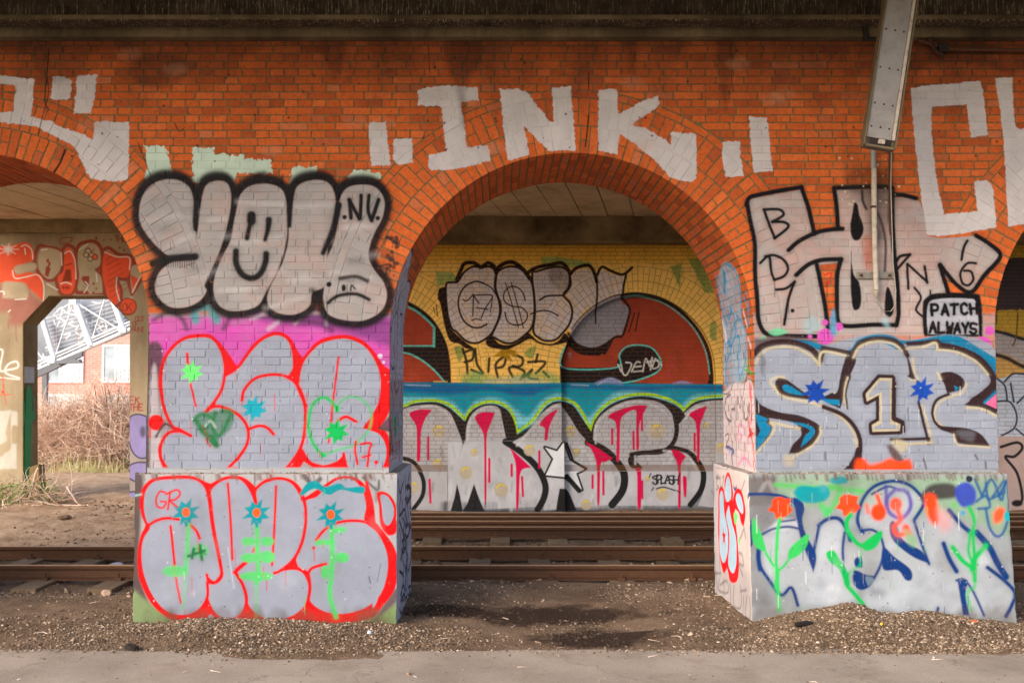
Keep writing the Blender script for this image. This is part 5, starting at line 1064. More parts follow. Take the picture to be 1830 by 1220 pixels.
# ================================================================ the arcade: mortar core, plinths, bricks, arch rings
BAY = 2 * (ARX - (at_y(1022.5, 595)[0] + 0) / 1) or 0
BAY = at_y(1022.5 + 1081.5, 595)[0] - ARX
CX = [ARX - BAY, ARX, ARX + BAY]
TOPZ = at_y(900, 73, 0.0)[1]; DEP = 1.2
COURSE, PIT, JN = 0.0667, 0.24, 0.0105
arcade = empty('brick_arcade', (ARX, 0, 0), 'orange brick railway arcade covered in graffiti, with a round arch reading INK', 'brick arcade')
g = 0.0042
XA, XB = CX[0] - ARR - 2.1, CX[2] + ARR + 2.1
out2 = [(XA, TOPZ), (XA, -0.3)]
for c in CX:
    out2 += [(c - ARR - g, -0.3)] + [(c + (ARR + g) * math.cos(math.pi * (1 - k / 40)), ARZ + (ARR + g) * math.sin(math.pi * (1 - k / 40))) for k in range(41)] + [(c + ARR + g, -0.3)]
out2 += [(XB, -0.3), (XB, TOPZ)]

from mathutils.geometry import tessellate_polygon
def slab_mesh(name, pts, y0, y1):
    n = len(pts); tr = tessellate_polygon([[Vector((x, z, 0)) for x, z in pts]])
    bm = bmesh.new(); vf = [bm.verts.new((x, y0, z)) for x, z in pts]; vb = [bm.verts.new((x, y1, z)) for x, z in pts]
    for a, b, c in tr:
        for vs in (vf, vb):
            try: bm.faces.new((vs[a], vs[b], vs[c]))
            except ValueError: pass
    for i in range(n): j = (i + 1) % n; bm.faces.new((vf[j], vf[i], vb[i], vb[j]))
    bmesh.ops.recalc_face_normals(bm, faces=bm.faces)
    me = bpy.data.meshes.new(name); bm.to_mesh(me); bm.free(); return me
me = slab_mesh('mortar_core', out2, g, DEP); link('mortar_core', me, M['mortar'], arcade)

UX, UZ, NY = Vector((1, 0, 0)), Vector((0, 0, 1)), Vector((0, -1, 0))
R1a, R1b = ARR, ARR + 0.231
R2a, R2b = ARR + 0.243, ARR + 0.474
R3a, R3b = ARR + 0.486, ARR + 0.540
class Pool:
    """pieces of one kind: the most conspicuous 300 as objects of their own, the rest joined"""
    def __init__(s, name, mat, parent, key, limit=300, label=None):
        s.items = []; s.name, s.mat, s.parent, s.key, s.limit, s.label = name, mat, parent, key, limit, label; s.cache = {}
    def add(s, poly, O, U, V, N, depth, bev, key=None): s.items.append((poly, O, U, V, N, depth, bev))
    def finish(s):
        s.items.sort(key=lambda it: -s.key(it)); rest = MB()
        for i, (poly, O, U, V, N, depth, bev) in enumerate(s.items):
            off = random.uniform(-0.0022, 0.0018)
            if i < s.limit:
                cx = sum(p[0] for p in poly) / len(poly); cy = sum(p[1] for p in poly) / len(poly)
                lp = [(a - cx, b - cy) for a, b in poly]; sig = tuple((round(a, 3), round(b, 3)) for a, b in lp) + (depth, bev)
                if sig not in s.cache:
                    m = MB(); m.prism(lp, (0, 0, 0), Vector((1,0,0)), Vector((0,0,1)), Vector((0,-1,0)), depth, bev); mm = m.mesh(s.name); mm.materials.append(s.mat); s.cache[sig] = mm
                o = bpy.data.objects.new(s.name, s.cache[sig]); COL.objects.link(o)
                mtx = Matrix((U, -N, V)).transposed().to_4x4(); mtx.translation = Vector(O) + U * cx + V * cy + N * off
                o.matrix_world = mtx @ Matrix.Rotation(random.uniform(-.008, .008), 4, 'Z') @ Matrix.Rotation(random.uniform(-.02, .02), 4, 'X')
                o.parent = s.parent; o.matrix_parent_inverse = Matrix.Translation(-s.parent.location)
            else:
                rest.cur = random.random(); rest.prism(poly, O, U, V, N, depth, bev, off)
        if len(s.items) > s.limit:
            o = rest.build(s.name, s.mat, s.parent); o['kind'] = 'stuff'
def visarea(it):
    poly, O, U, V, N = it[:5]
    cx = sum(p[0] for p in poly) / len(poly); cy = sum(p[1] for p in poly) / len(poly)
    P = Vector(O) + U * cx + V * cy; d = P - Vector(CAM); px = d.x / (d.y) * F + PX; pz = PY - (math.tan(math.atan2(d.z, d.y) - PITCH)) * F
    if not (-5 < px < 1835 and -5 < pz < 1225) or d.dot(N) > 0: return 0
    A = 0
    for i in range(len(poly)):
        a, b = poly[i], poly[(i + 1) % len(poly)]; A += a[0] * b[1] - b[0] * a[1]
    return abs(A) / 2 * abs(d.normalized().dot(N)) / d.length_squared + random.random() * 1e-7
bricks = Pool('brick', M['brick'], arcade, visarea); arch_b = Pool('arch_brick', M['brick'], arcade, visarea); soff_b = Pool('soffit_brick', M['brick'], arcade, visarea); rev_b = Pool('reveal_brick', M['brick'], arcade, visarea)
def clip_half(poly, nx, nz, d):      # keep nx*x+nz*z >= d
    res = []
    for i in range(len(poly)):
        a, b = poly[i], poly[(i + 1) % len(poly)]; da = nx*a[0] + nz*a[1] - d; db = nx*b[0] + nz*b[1] - d
        if da >= 0: res.append(a)
        if (da >= 0) != (db >= 0):
            t = da / (da - db); res.append((a[0] + (b[0]-a[0])*t, a[1] + (b[1]-a[1])*t))
    return res
def parea(p): return abs(sum(p[i][0]*p[(i+1)%len(p)][1] - p[(i+1)%len(p)][0]*p[i][1] for i in range(len(p)))) / 2
def field(pool, x0, x1, z0, z1, circles, R, gap, zc, y=0.0, cuts=(), yfun=None):
    row = 0; z = z0
    while z < z1 - 0.02:
        zt = min(z + COURSE - JN, z1)
        w = PIT if row % 2 == 0 else PIT / 2; x = x0 - (PIT * random.choice([0, .25, .02]) if row % 2 == 0 else PIT * 0.12) - 0.06 * (row % 4 == 2)
        while x < x1:
            xa, xb = max(x, x0), min(x + w - JN, x1); xr = x; x += w
            if row % 2 == 0 and random.random() < 0.07: xb = min(xr + PIT/2 - JN, x1); x = xr + PIT/2
            if xb - xa < 0.03: continue
            j = lambda: random.uniform(-.0016, .0016)
            poly = [(xa + j(), z + j()), (xb + j(), z + j()), (xb + j(), zt + j()), (xa + j(), zt + j())]
            if random.random() < 0.08:
                k = random.randrange(4); p = poly[k]; q = poly[(k+1) % 4]; r_ = poly[k-1]; e = random.uniform(.008, .02)
                f_ = lambda a, b: (a[0] + (b[0]-a[0]) * e / max(.01, math.dist(a, b)), a[1] + (b[1]-a[1]) * e / max(.01, math.dist(a, b)))
                poly = poly[:k] + [f_(p, r_), f_(p, q)] + poly[k+1:]
            ok = True
            for c in circles:
                cx = (xa + xb) / 2 - c; cz = (z + zt) / 2 - zc
                if cz < 0 and z < zc:
                    if abs(cx) < R + 0.3: # below springing: vertical clip
                        sgn = 1 if cx > 0 else -1; poly = clip_half(poly, sgn, 0, sgn * c + R + 0.0)
                else:
                    d = math.hypot(cx, cz)
                    if d < R + 0.35:
                        poly = clip_half(poly, cx/d, cz/d, (c*cx + zc*cz)/d + R + gap)
                if len(poly) < 3: ok = False; break
            if ok and parea(poly) > 0.0006: pool.add(poly, (0, y, 0), UX, UZ, NY, 0.02, 0.003)
        z += COURSE; row += 1
# clip just outside the outer ring above the springing; below it bricks run to the reveal
SPR = ARZ
PTOP = at_y(480, 846, -0.08)[1]
VX0, VX1 = CX[0] - 0.2, CX[2] - 0.3
nrow = int((SPR - PTOP) / COURSE); zs = SPR - nrow * COURSE
z_low = zs - COURSE * 0
field(bricks, VX0 - 1.2, VX1 + 1.4, z_low, SPR, CX, ARR, 0.0, SPR + 5)
field(bricks, VX0 - 1.2, VX1 + 1.4, SPR, TOPZ - 0.004, CX, R3b, 0.010, SPR)
def wedge(ca, a0, a1, r0, r1, gap):
    h0, h1 = gap / 2 / r0, gap / 2 / r1
    return [(ca + r0*math.cos(a0 + h0), ARZ + r0*math.sin(a0 + h0)), (ca + r1*math.cos(a0 + h1), ARZ + r1*math.sin(a0 + h1)), (ca + r1*math.cos(a1 - h1), ARZ + r1*math.sin(a1 - h1)), (ca + r0*math.cos(a1 - h0), ARZ + r0*math.sin(a1 - h0))]
for ci, c in enumerate(CX):
    N1 = 66
    for k in range(N1):
        a0, a1 = math.pi * k / N1, math.pi * (k + 1) / N1
        mid = c + ARR * math.cos((a0 + a1) / 2)
        if mid < VX0 - 1.0 or mid > VX1 + 1.2: continue
        jt = random.uniform(-.0015, .0015)
        for (ra, rb) in ((R1a, R1b), (R2a, R2b)):
            alt = (k % 2 == 0) ^ (ra == R2a)
            if ra == R2a: b0, b1 = a0 + math.pi / N1 * .3, a1 + math.pi / N1 * .3
            else: b0, b1 = a0, a1
            segs = [(ra, rb)] if alt else [(ra, ra + 0.11), (ra + 0.121, rb)]
            for s0, s1 in segs: arch_b.add(wedge(c, b0 + jt, b1 + jt, s0, s1, 0.012), (0, 0, 0), UX, UZ, NY, 0.02, 0.003)
        # soffit under the ring
        am = (a0 + a1) / 2; N = Vector((-math.cos(am), 0, -math.sin(am))); T = Vector((-math.sin(am), 0, math.cos(am)))
        O = Vector((c + ARR * math.cos(am), 0, ARZ + ARR * math.sin(am))); hw = ARR * math.pi / N1 / 2 - 0.0075
        y = 0.0225; first = True
        while y < DEP - 0.03:
            L = (0.228 if k % 2 == 0 else (0.1 if first else 0.228)); 
            if random.random() < .12: L = .108
            y2 = min(y + L, DEP - 0.002); soff_b.add([(y, -hw), (y2, -hw), (y2, hw), (y, hw)], O, Vector((0,1,0)), -T if False else Vector((T.x, T.y, T.z)), N, 0.02, 0.003); y = y2 + 0.011; first = False
    r = 0; k = 0; NO = int(math.pi * R3a / 0.24)
    for k in range(NO):
        a0, a1 = math.pi * k / NO, math.pi * (k + 1) / NO; mid = c + R3a * math.cos((a0 + a1) / 2)
        if VX0 - 1.0 < mid < VX1 + 1.2: arch_b.add(wedge(c, a0, a1, R3a, R3b, 0.012), (0, 0, 0), UX, UZ, NY, 0.02, 0.003)
    for sgn in (-1, 1):       # straight reveals below the springing
        z = z_low; row = 0; X = c + sgn * ARR; N = Vector((-sgn, 0, 0))
        while z < SPR - .01:
            y = 0.0225; first = True
            while y < DEP - .03:
                L = 0.228 if row % 2 else (0.1 if first else .228); y2 = min(y + L, DEP - .002)
                rev_b.add([(y, z), (y2, z), (y2, z + COURSE - JN), (y, z + COURSE - JN)], (X, 0, 0), Vector((0,1,0)), UZ, N, 0.02, 0.003); y = y2 + .011; first = False
            z += COURSE; row += 1
for p in (bricks, arch_b, soff_b, rev_b): p.finish()

def plinth(name, corners_b, corners_t, z0, z1, mat, parent, label=None):
    m = MB(); m.add([(x, y, z0) for x, y in corners_b] + [(x, y, z1) for x, y in corners_t], [(0,3,2,1),(4,5,6,7),(0,1,5,4),(1,2,6,5),(2,3,7,6),(3,0,4,7)])
    me = m.mesh(name); bm = bmesh.new(); bm.from_mesh(me)
    bmesh.ops.subdivide_edges(bm, edges=bm.edges[:], cuts=39, use_grid_fill=True)
    from mathutils import noise as mn
    bm.normal_update()
    for v in bm.verts:
        fn = [f.normal for f in v.link_faces]; edge_v = any(a.dot(b) < .5 for a in fn for b in fn)
        n_ = mn.noise(v.co * 9) * .003 + mn.noise(v.co * 3) * .004
        d = v.normal * n_
        if edge_v:
            c_ = max(0, mn.noise(v.co * 13 + Vector((7, 3, 1)))) ; d -= v.normal * (.004 + .034 * c_ ** 1.5)
        v.co += d
    bm.to_mesh(me); bm.free(); me.polygons.foreach_set('use_smooth', [True] * len(me.polygons)); me.set_sharp_from_angle(angle=.7)
    o = link(name, me, mat, parent)
    if label: o['label'] = label
    return o
YP = -0.08
xl_t, xl_b = at_y(241, 846, YP)[0], at_y(236.5, 1112, YP)[0]; xr_t = at_y(710, 848, YP)[0]; xr_b = at_y(709, 1112, YP)[0]
plinth('plinth', [(xl_b, YP), (xr_b, YP), (xr_b, DEP+.08), (xl_b, DEP+.08)], [(xl_t, YP), (xr_t, YP), (xr_t, DEP+.08), (xl_t, DEP+.08)], -0.25, PTOP, M['plinth'], arcade, 'painted plinth with grey bubble letters and teal flowers')
x2a, x2b = at_y(1337, 848, YP)[0], at_y(1344.5, 1104, YP)[0]; x3a, x3b = at_y(1800, 850, YP)[0], at_y(1820, 1100, YP)[0]
plinth('plinth', [(x2b, YP), (x3b, YP), (x3b, DEP+.08), (x2a-.0, DEP+.08)], [(x2a, YP), (x3a, YP), (x3a, DEP+.08), (x2a, DEP+.08)], -0.25, PTOP, M['plinth'], arcade, 'painted plinth with orange flowers and blue letters')
for cx_ in (CX[0] - BAY/2, CX[2] + BAY/2):
    hw = (BAY - 2*ARR)/2 + .09; plinth('plinth', [(cx_-hw, YP), (cx_+hw, YP), (cx_+hw, DEP+.08), (cx_-hw, DEP+.08)], [(cx_-hw, YP), (cx_+hw, YP), (cx_+hw, DEP+.08), (cx_-hw, DEP+.08)], -0.25, PTOP, M['plinth'], arcade)
# mortar flaunching crumbs along the ledge
rest = MB()
for i in range(220):
    side = random.random() < .5; x = random.uniform(xl_t, xr_t) if side else random.uniform(x2a, x3a); r_ = random.uniform(.004, .012); y = random.uniform(YP + .01, -.01)
    rest.cur = random.random(); rest.add([(x-r_, y, PTOP), (x+r_, y, PTOP), (x, y-r_, PTOP), (x, y+r_, PTOP), (x, y, PTOP + r_*1.1)], [(0,2,4),(2,1,4),(1,3,4),(3,0,4)])
o = rest.build('ledge_crumbs', M['pebble'], arcade); o['kind'] = 'stuff'

# ================================================================ viaduct deck: edge beam, soffit over the path, planks over the tracks
deck = empty('viaduct_deck', (ARX, 0, TOPZ), 'dark stained concrete viaduct deck resting on the brick arcade', 'viaduct deck')
ZB = at_y(900, 37, -0.1)[1]
m = MB(); m.box(-13, 13, -0.1, DEP + .05, TOPZ, ZB); m.build('edge_beam', M['beam'], deck, bevel=0.012)
m = MB(); m.box(-13, 13, -0.13, -0.1, ZB - .035, ZB - .0); m.build('drip_ledge', M['beam'], deck, bevel=0.006)
YG = -.30; ZG = at_y(900, 36, YG)[1]
m = MB(); m.box(-13, 13, YG, -.132, ZG, 5.17); m.build('girder_face', M['girder'], deck, bevel=.01)
m = MB(); m.box(-13, 13, YG - .03, YG - .002, ZG - .0, ZG + .035); m.build('girder_lip', M['beam'], deck, bevel=.006)
m = MB(); m.box(-13, 13, -2.45, -.11, 5.172, 5.36); m.build('overhang_slab', M['fascia'], deck)  # out of view overhead; its reach is shaped to shade the wall top
st = MB()
for i in range(900):
    x = random.uniform(-5.2, 5.8); y = random.uniform(-1.6, -0.14); y = YG - random.uniform(.0, .025); L = random.uniform(.006, .03) * (1 + .5 * math.sin(x * 2.1) * math.sin(x * .7)); r_ = random.uniform(.0012, .0034)
    if L < .008: continue
    st.cur = random.random() * .999; z = ZG + .001
    st.add([(x-r_, y-r_, z), (x+r_, y-r_, z), (x, y+r_, z), (x, y, z - L)], [(0,1,3),(1,2,3),(2,0,3)])
o = st.build('lime_drips', M['stalac'], deck); o['kind'] = 'stuff'
CZ = 4.77; tsk = math.tan(math.radians(10.0)); wpl = 0.415
pm = None
for i in range(-22, 32):
    x0 = i * wpl - 1.3 + .06; 
    if pm is None:
        m = MB(); y0, y1 = 4.6, 8.6; a, b = 0.008, wpl - .008  # planks cut short: unseen open slot added to let daylight onto the back wall
        m.add([(a + tsk*y0, y0, 0), (b + tsk*y0, y0, 0), (b + tsk*y1, y1, 0), (a + tsk*y1, y1, 0), (a + tsk*y0, y0, .2), (b + tsk*y0, y0, .2), (b + tsk*y1, y1, .2), (a + tsk*y1, y1, .2)], [(0,3,2,1),(4,5,6,7),(0,1,5,4),(1,2,6,5),(2,3,7,6),(3,0,4,7)])
        o = m.build('ceiling_plank', M['plank'], deck); pm = o.data
    else: o = link('ceiling_plank', pm, None, deck)
    o.location = (x0, 0, CZ + random.uniform(-.008, .008))
m = MB(); m.box(-9.2, 13, 4.55, 8.6, CZ + .215, CZ + .6); m.build('deck_slab', M['fascia'], deck)
ZBB = at_y(1000, 431, 7.6)[1]
m = MB(); m.box(-5.75, 13, 7.6, 8.55, ZBB, CZ + .19); m.build('cross_beam', M['back_beam'], deck, bevel=.02)
m = MB(); m.box(-9.2, -5.76, 7.85, 8.55, at_y(100, 415, 7.9)[1], CZ + .19); m.build('cross_beam', M['back_beam'], deck, bevel=.02)

# ================================================================ wall behind the tracks
back = empty('back_wall', (1.5, YB, 0), 'painted brick wall behind the tracks, yellow above and silver letters below', 'brick wall')
BTOP = ZBB
bx = lambda px: at_y(px, 700, YB)[0]
BP0, BP1, BQ0 = bx(806), bx(1003.5), bx(1281)
BPT = at_y(1000, 787, YB)[1]
BCX = [bx(670), bx(1141.5)]; BCX.append(BCX[1] + (BCX[1] - BCX[0])); BRR = bx(1279.5) - BCX[1]; BZC = at_y(1141, 665, YB)[1]; BREC = .11
pts = [(BP0 - 2.5, BTOP), (BP0 - 2.5, -.3)]
pts = [(BP0 - 2.35, BTOP), (BP0 - 2.35, BZC)]
for c in BCX[:2]:
    arcp = [(c + BRR * math.cos(math.pi * (1 - k / 30)), BZC + BRR * math.sin(math.pi * (1 - k / 30))) for k in range(31)]
    if c == BCX[0]: arcp = [p for p in arcp if p[0] > BP0 - 2.3]; pts = [(arcp[0][0], BTOP)]
    else: arcp = [(c - BRR, -.3)] + arcp
    pts += arcp + [(c + BRR, -.3)]
pts += [(10.5, -.3), (10.5, BTOP)]
link('wall_core', slab_mesh('wall_core', pts, YB + .0045, YB + .6), M['back_mortar'], back)
m = MB(); m.box(BP0 - 2.5, bx(1283), YB + BREC + .0045, YB + .55, -.3, BTOP - .01); m.build('recess_panel', M['back_mortar'], back)
bb = Pool('brick', M['back_brick'], back, visarea)
field(bb, bx(560), bx(1350), BPT - 6*COURSE, BZC, BCX[:2], BRR, 0, BZC + 5, y=YB)
field(bb, bx(560), bx(1350), BZC, BTOP - .004, BCX[:2], BRR + .474 + .054, .01, BZC, y=YB)
br = Pool('recess_brick', M['back_brick'], back, visarea)
for c in BCX[:2]: field(br, c - BRR - .02 if c != BCX[0] else bx(560), c + BRR + .02, BPT - 6*COURSE, BZC + BRR + .02, [], 0, 0, 0, y=YB + BREC)
br.finish()
ba = Pool('arch_brick', M['back_brick'], back, visarea); _az = ARZ; ARZ = BZC
for c in BCX[:2]:
    N1 = 54
    for k in range(N1):
        a0, a1 = math.pi * k / N1, math.pi * (k + 1) / N1
        if c + BRR * math.cos(a0) < bx(560): continue
        for q, (ra, rb) in enumerate(((BRR, BRR + .231), (BRR + .243, BRR + .474))):
            for s0, s1 in ([(ra, rb)] if (k + q) % 2 else [(ra, ra + .11), (ra + .121, rb)]): ba.add(wedge(c, a0, a1, s0, s1, .012), (0, YB, 0), UX, UZ, NY, 0.02, 0.003)
    NO = int(math.pi * (BRR + .486) / .24)
    for k in range(NO):
        a0, a1 = math.pi * k / NO, math.pi * (k + 1) / NO
        if c + BRR * math.cos(a0) > bx(560): ba.add(wedge(c, a0, a1, BRR + .486, BRR + .54, .012), (0, YB, 0), UX, UZ, NY, 0.02, 0.003)
ARZ = _az; ba.finish()
field(bb, bx(1760), bx(1860), 0.65, BTOP - .004, [], 0, 0, 0, y=YB)
bb.finish()
# low rendered plinth courses: two painted blocks standing proud
LW = at_y(1000, 842, YB)[1]
m = MB(); m.box(bx(801), bx(1008), YB - .05, YB + .02, -.2, BPT); m.build('wall_plinth', M['back_plinth'], back, bevel=.01)
m = MB(); m.box(bx(1008)+.004, bx(1276), YB + .07, YB + .13, -.2, LW); m.build('wall_plinth', M['back_plinth'], back, bevel=.01)
m = MB(); m.box(bx(560), bx(801)-.004, YB - .02, YB + .02, -.2, LW); m.build('wall_plinth', M['back_plinth'], back, bevel=.01)
m = MB(); m.box(bx(1276)+.004, bx(1320), YB - .05, YB + .02, -.2, BPT); m.build('wall_plinth', M['back_plinth'], back, bevel=.01)
m = MB(); m.box(bx(1760), bx(1880), YB - .05, YB + .02, -.2, at_y(1800, 780, YB)[1]); m.build('wall_plinth', M['back_plinth'], back, bevel=.01)

# ================================================================ concrete wall with the eight-sided opening (left bay)
cw = empty('concrete_wall', (-7, YB, 0), 'beige concrete wall with orange graffiti and a chamfered opening', 'concrete wall')
W = lambda px, py: at_y(px, py, YB)
ztop = W(100, 414)[1]
hole = [W(40.5, 940), W(40.5, 577), W(87, 528), W(189, 528), W(232, 573), W(232, 940)]
hole[0] = (hole[0][0], -.3); hole[-1] = (hole[-1][0], -.3)
xLw, xRw = -9.3, W(263.5, 700)[0]
outer = [(xLw, -.3), (xLw, ztop), (xRw, ztop), (xRw, -.3)]
TH = 0.5
poly = [outer[0], hole[0], hole[1], hole[2], hole[3], hole[4], hole[5], outer[3], outer[2], outer[1]]
me = slab_mesh('wall_panel', poly, YB, YB + TH); link('wall_panel', me, M['conc'], cw)
# jamb lining, a slightly proud brown frame with the painted cactus
jam = MB()
for i in range(0, 4):
    (xa, za), (xb, zb) = hole[i], hole[i+1]
    dx, dz = xb - xa, zb - za; L = math.hypot(dx, dz); nx, nz = dz / L, -dx / L
    cx_, cz_ = (hole[1][0] + hole[4][0]) / 2, 1.6
    if (cx_ - xa) * nx + (cz_ - za) * nz < 0: nx, nz = -nx, -nz
    e = .012
    jam.add([(xa, YB + .004, za), (xb, YB + .004, zb), (xb, YB + TH + .01, zb), (xa, YB + TH + .01, za), (xa + nx*e, YB + .004, za + nz*e), (xb + nx*e, YB + .004, zb + nz*e), (xb + nx*e, YB + TH + .01, zb + nz*e), (xa + nx*e, YB + TH + .01, za + nz*e)], [(0,3,2,1),(4,5,6,7),(0,1,5,4),(1,2,6,5),(2,3,7,6),(3,0,4,7)])
jam.build('jamb_lining', M['frame'], cw)
XJ = hole[0][0] + .0125
def onj(px, py): y, z = at_x(px, py, XJ); return (XJ + .002, y, z)
def flat(pts, name, mat, parent, lift=0.0):
    m = MB(); m.add([(x + lift, y, z) for x, y, z in pts] + [(x - .004, y, z) for x, y, z in pts], [tuple(range(len(pts)))]); return m.build(name, mat, parent)
def m_flat(name, col):
    s = NT(name); s.pos(); return s.fin(s.mix(.5, col, s.ramp(s.noise(8, 4), [(.3, .7), (.7, 1.15)]), 'MULTIPLY'), .6)
M['cactus'] = m_flat('green_mural_paint', c8(22, 128, 60)); M['tagpaint'] = m_flat('silver_tag_paint', c8(176, 170, 168))
flat([onj(x, y) for x, y in [(43.5,840),(44,758),(41.5,745),(41.5,718),(44,716),(45,738),(46,740),(46,700),(50,688),(54,688),(57,700),(57,735),(60,733),(60,705),(62,705),(62,745),(60,752),(56,753),(55,800),(54,868),(45,858)]], 'cactus_mural', M['cactus'], cw)
flat([onj(x, y) for x, y in [(43,655),(61,656),(61,684),(43,684)]], 'tag_panel', M['tagpaint'], cw, .001)

# ================================================================ railway tracks
def rail_mesh(name, x0, x1):
    prof = [(-.06, 0), (.06, 0), (.06, .012), (.012, .028), (.009, .1), (.034, .112), (.036, .138), (.03, .146), (-.03, .146), (-.036, .138), (-.034, .112), (-.009, .1), (-.012, .028), (-.06, .012)]
    m = MB(); k = len(prof); m.add([(x0, y, z) for y, z in prof] + [(x1, y, z) for y, z in prof], [tuple(reversed(range(k))), tuple(k + i for i in range(k))] + [(i, (i+1) % k, (i+1) % k + k, i + k) for i in range(k)]); return m
def head_mesh(x0, x1):
    m = MB(); m.box(x0, x1, -.024, .024, .1462, .149); return m
def track(label, rails, xa, xb, sl_x, sl_y0, sl_y1, zr, ang=0.0, skip=None, sleep_top=0.0):
    t = empty('railway_track', ((xa + xb) / 2, (rails[0] + rails[-1]) / 2, 0), label, 'railway track')
    for y in rails:
        ob = rail_mesh('rail', xa, xb).build('rail', M['rail'], t); ob.location = (0, y, zr); ob.rotation_euler = (0, 0, 0)
        h = head_mesh(xa, xb).build('running_surface', M['rail_top'], ob)
        h.location = (0, 0, 0); h.matrix_parent_inverse = Matrix.Identity(4)
    sm = None
    for i, x in enumerate(sl_x):
        m = MB(); w = .125; m.add([(-w, sl_y0, -.12), (w, sl_y0, -.12), (w, sl_y1, -.12), (-w, sl_y1, -.12), (-w, sl_y0, 0), (w, sl_y0, 0), (w, sl_y1, 0), (-w, sl_y1, 0)], [(0,3,2,1),(4,5,6,7),(0,1,5,4),(1,2,6,5),(2,3,7,6),(3,0,4,7)])
        if sm is None: ob = m.build('sleeper', M['sleeper'], t, bevel=.014); sm = ob.data
        else: ob = link('sleeper', sm, None, t)
        ob.location = (x, 0, zr + .004 + sleep_top + random.uniform(-.006, .006)); ob.rotation_euler = (random.uniform(-.004, .004), 0, random.uniform(-.02, .02))
    cm = None
    for x in sl_x:
        for y in rails:
            for sg in (-1, 1):
                if cm is None:
                    m = MB(); m.box(-.035, .035, -.022, .022, 0, .028); m.tube([(0, 0, .028), (0, 0, .07)], .012, 6); ob = m.build('rail_clip', M['rail'], t); cm = ob.data
                else: ob = link('rail_clip', cm, None, t)
                ob.location = (x + random.uniform(-.02, .02), y + sg * .085, zr + .008)
    return t
track('near rusty track running just behind the brick piers', [1.98, 3.27], -6.6, 7.4, [-6.2 + .735 * i + .1 for i in range(18)], 1.45, 3.75, -.02)
track('far rusty double track beside the painted back wall', [4.69, 6.28], -3.4, 8.6, [-3.0 + .74 * i for i in range(16)], 4.3, 6.7, .02)
g = empty('check_rail_pair', (2.6, 5.6, 0), 'two rusty rails between the rails of the far track', 'rails')
for y in (5.33, 5.83):
    ob = rail_mesh('rail', -3.4, 8.6).build('rail', M['rail'], g); ob.location = (0, y, .018)
    h = head_mesh(-3.4, 8.6).build('running_surface', M['rail_top'], ob); h.matrix_parent_inverse = Matrix.Identity(4)

# ================================================================ lamp hanging from the deck, pipes on the right pier
lamp = empty('strip_lamp', at_y(1570, 265, -.9)[:1] + (-.9, at_y(1570, 265, -.9)[1]), 'long grimy fluorescent lamp housing hanging unlit from the deck', 'lamp')
LY = -.9
pL = lambda px, py: Vector((at_y(px, py, LY)[0], LY, at_y(px, py, LY)[1]))
b0, t0 = pL(1570, 266), pL(1611, -4); ax = (t0 - b0).normalized(); t0 = b0 + ax * ((5.17 - b0.z) / ax.z); Ln = (t0 - b0).length
sx = Vector((1, 0, 0)); sx = (sx - ax * sx.dot(ax)).normalized(); fw = sx.cross(ax).normalized(); fw = -fw if fw.y > 0 else fw
def lb(name, u0, u1, v0, v1, w0, w1, mat, bevel=0, parent=lamp):
    m = MB(); q = lambda u, v, w: tuple(b0 + sx*u + ax*v + fw*w)
    m.add([q(u0,v0,w0), q(u1,v0,w0), q(u1,v0,w1), q(u0,v0,w1), q(u0,v1,w0), q(u1,v1,w0), q(u1,v1,w1), q(u0,v1,w1)], [(0,3,2,1),(4,5,6,7),(0,1,5,4),(1,2,6,5),(2,3,7,6),(3,0,4,7)])
    return m.build(name, mat, parent, bevel=bevel)
hwd = .126
lb('housing', -hwd, hwd, 0, Ln, -.07, .0, M['lamp_dark'], .02)
lb('side_rim', -hwd, -hwd + .014, .01, Ln, .001, .028, M['lamp_dark'], .004); lb('side_rim', hwd - .014, hwd, .01, Ln, .001, .028, M['lamp_dark'], .004); lb('end_rim', -hwd + .016, hwd - .016, .0, .02, .001, .03, M['lamp_dark'], .004)
lb('reflector', -hwd + .018, hwd - .045, .075, Ln, .001, .014, M['lamp'], .003); lb('reflector_flange', hwd - .042, hwd - .018, .075, Ln, .001, .019, M['pipe'], .003)
lb('end_socket', -.085, .085, .024, .07, .001, .012, M['black'], .006); lb('lamp_holder', -.018, .03, .03, .066, .013, .04, M['pipe'], .006)
hm = None
for v in (.16, .34, .62, .92, 1.2):
    for u in (-.085, -.015, .052):
        m = MB(); m.tube([(0, 0, 0), tuple(fw * .006)], .0065 if u != -.015 else .004, 8); 
        if hm is None: ob = m.build('screw', M['black'], lamp); hm = ob.data
        else: ob = link('screw', hm, None, lamp)
        ob.location = b0 + sx*u + ax*v + fw*.0145
lb('hanger', -.03, .03, Ln - .12, Ln + .01, -.075, -.071, M['rust'])
W0 = lambda px, py, y=-.06: (at_y(px, py, y)[0], y, at_y(px, py, y)[1])
dp = empty('drain_pipe', W0(1562, 400, 0), 'thin chipped white pipe fixed upright on the right pier below the lamp', 'pipe')
m = MB(); m.tube([W0(1562,300), W0(1562,345), W0(1563,430), W0(1566,518)], .022, 12); m.build('pipe', M['pipe'], dp, smooth=False)
m = MB(); m.tube([W0(1560,268), W0(1561,302)], .026, 12); m.build('pipe_sleeve', M['zinc'], dp)
m = MB(); m.tube([W0(1566,519), W0(1566,524), W0(1566,530)], [.026,.02,.01], 12); m.build('pipe_tip', M['pipe'], dp)
m = MB(); m.tube([W0(1561,368), W0(1561,372)], .026, 12); m.build('pipe_collar', M['rust'], dp)
(xa, _, za), (xb, _, zb) = W0(1531, 498, -.012), W0(1598, 486, -.012)
m = MB(); m.box(xa, xb, -.018, -.004, za, zb); br_ = m.build('wall_bracket', M['zinc'], dp, bevel=.003)
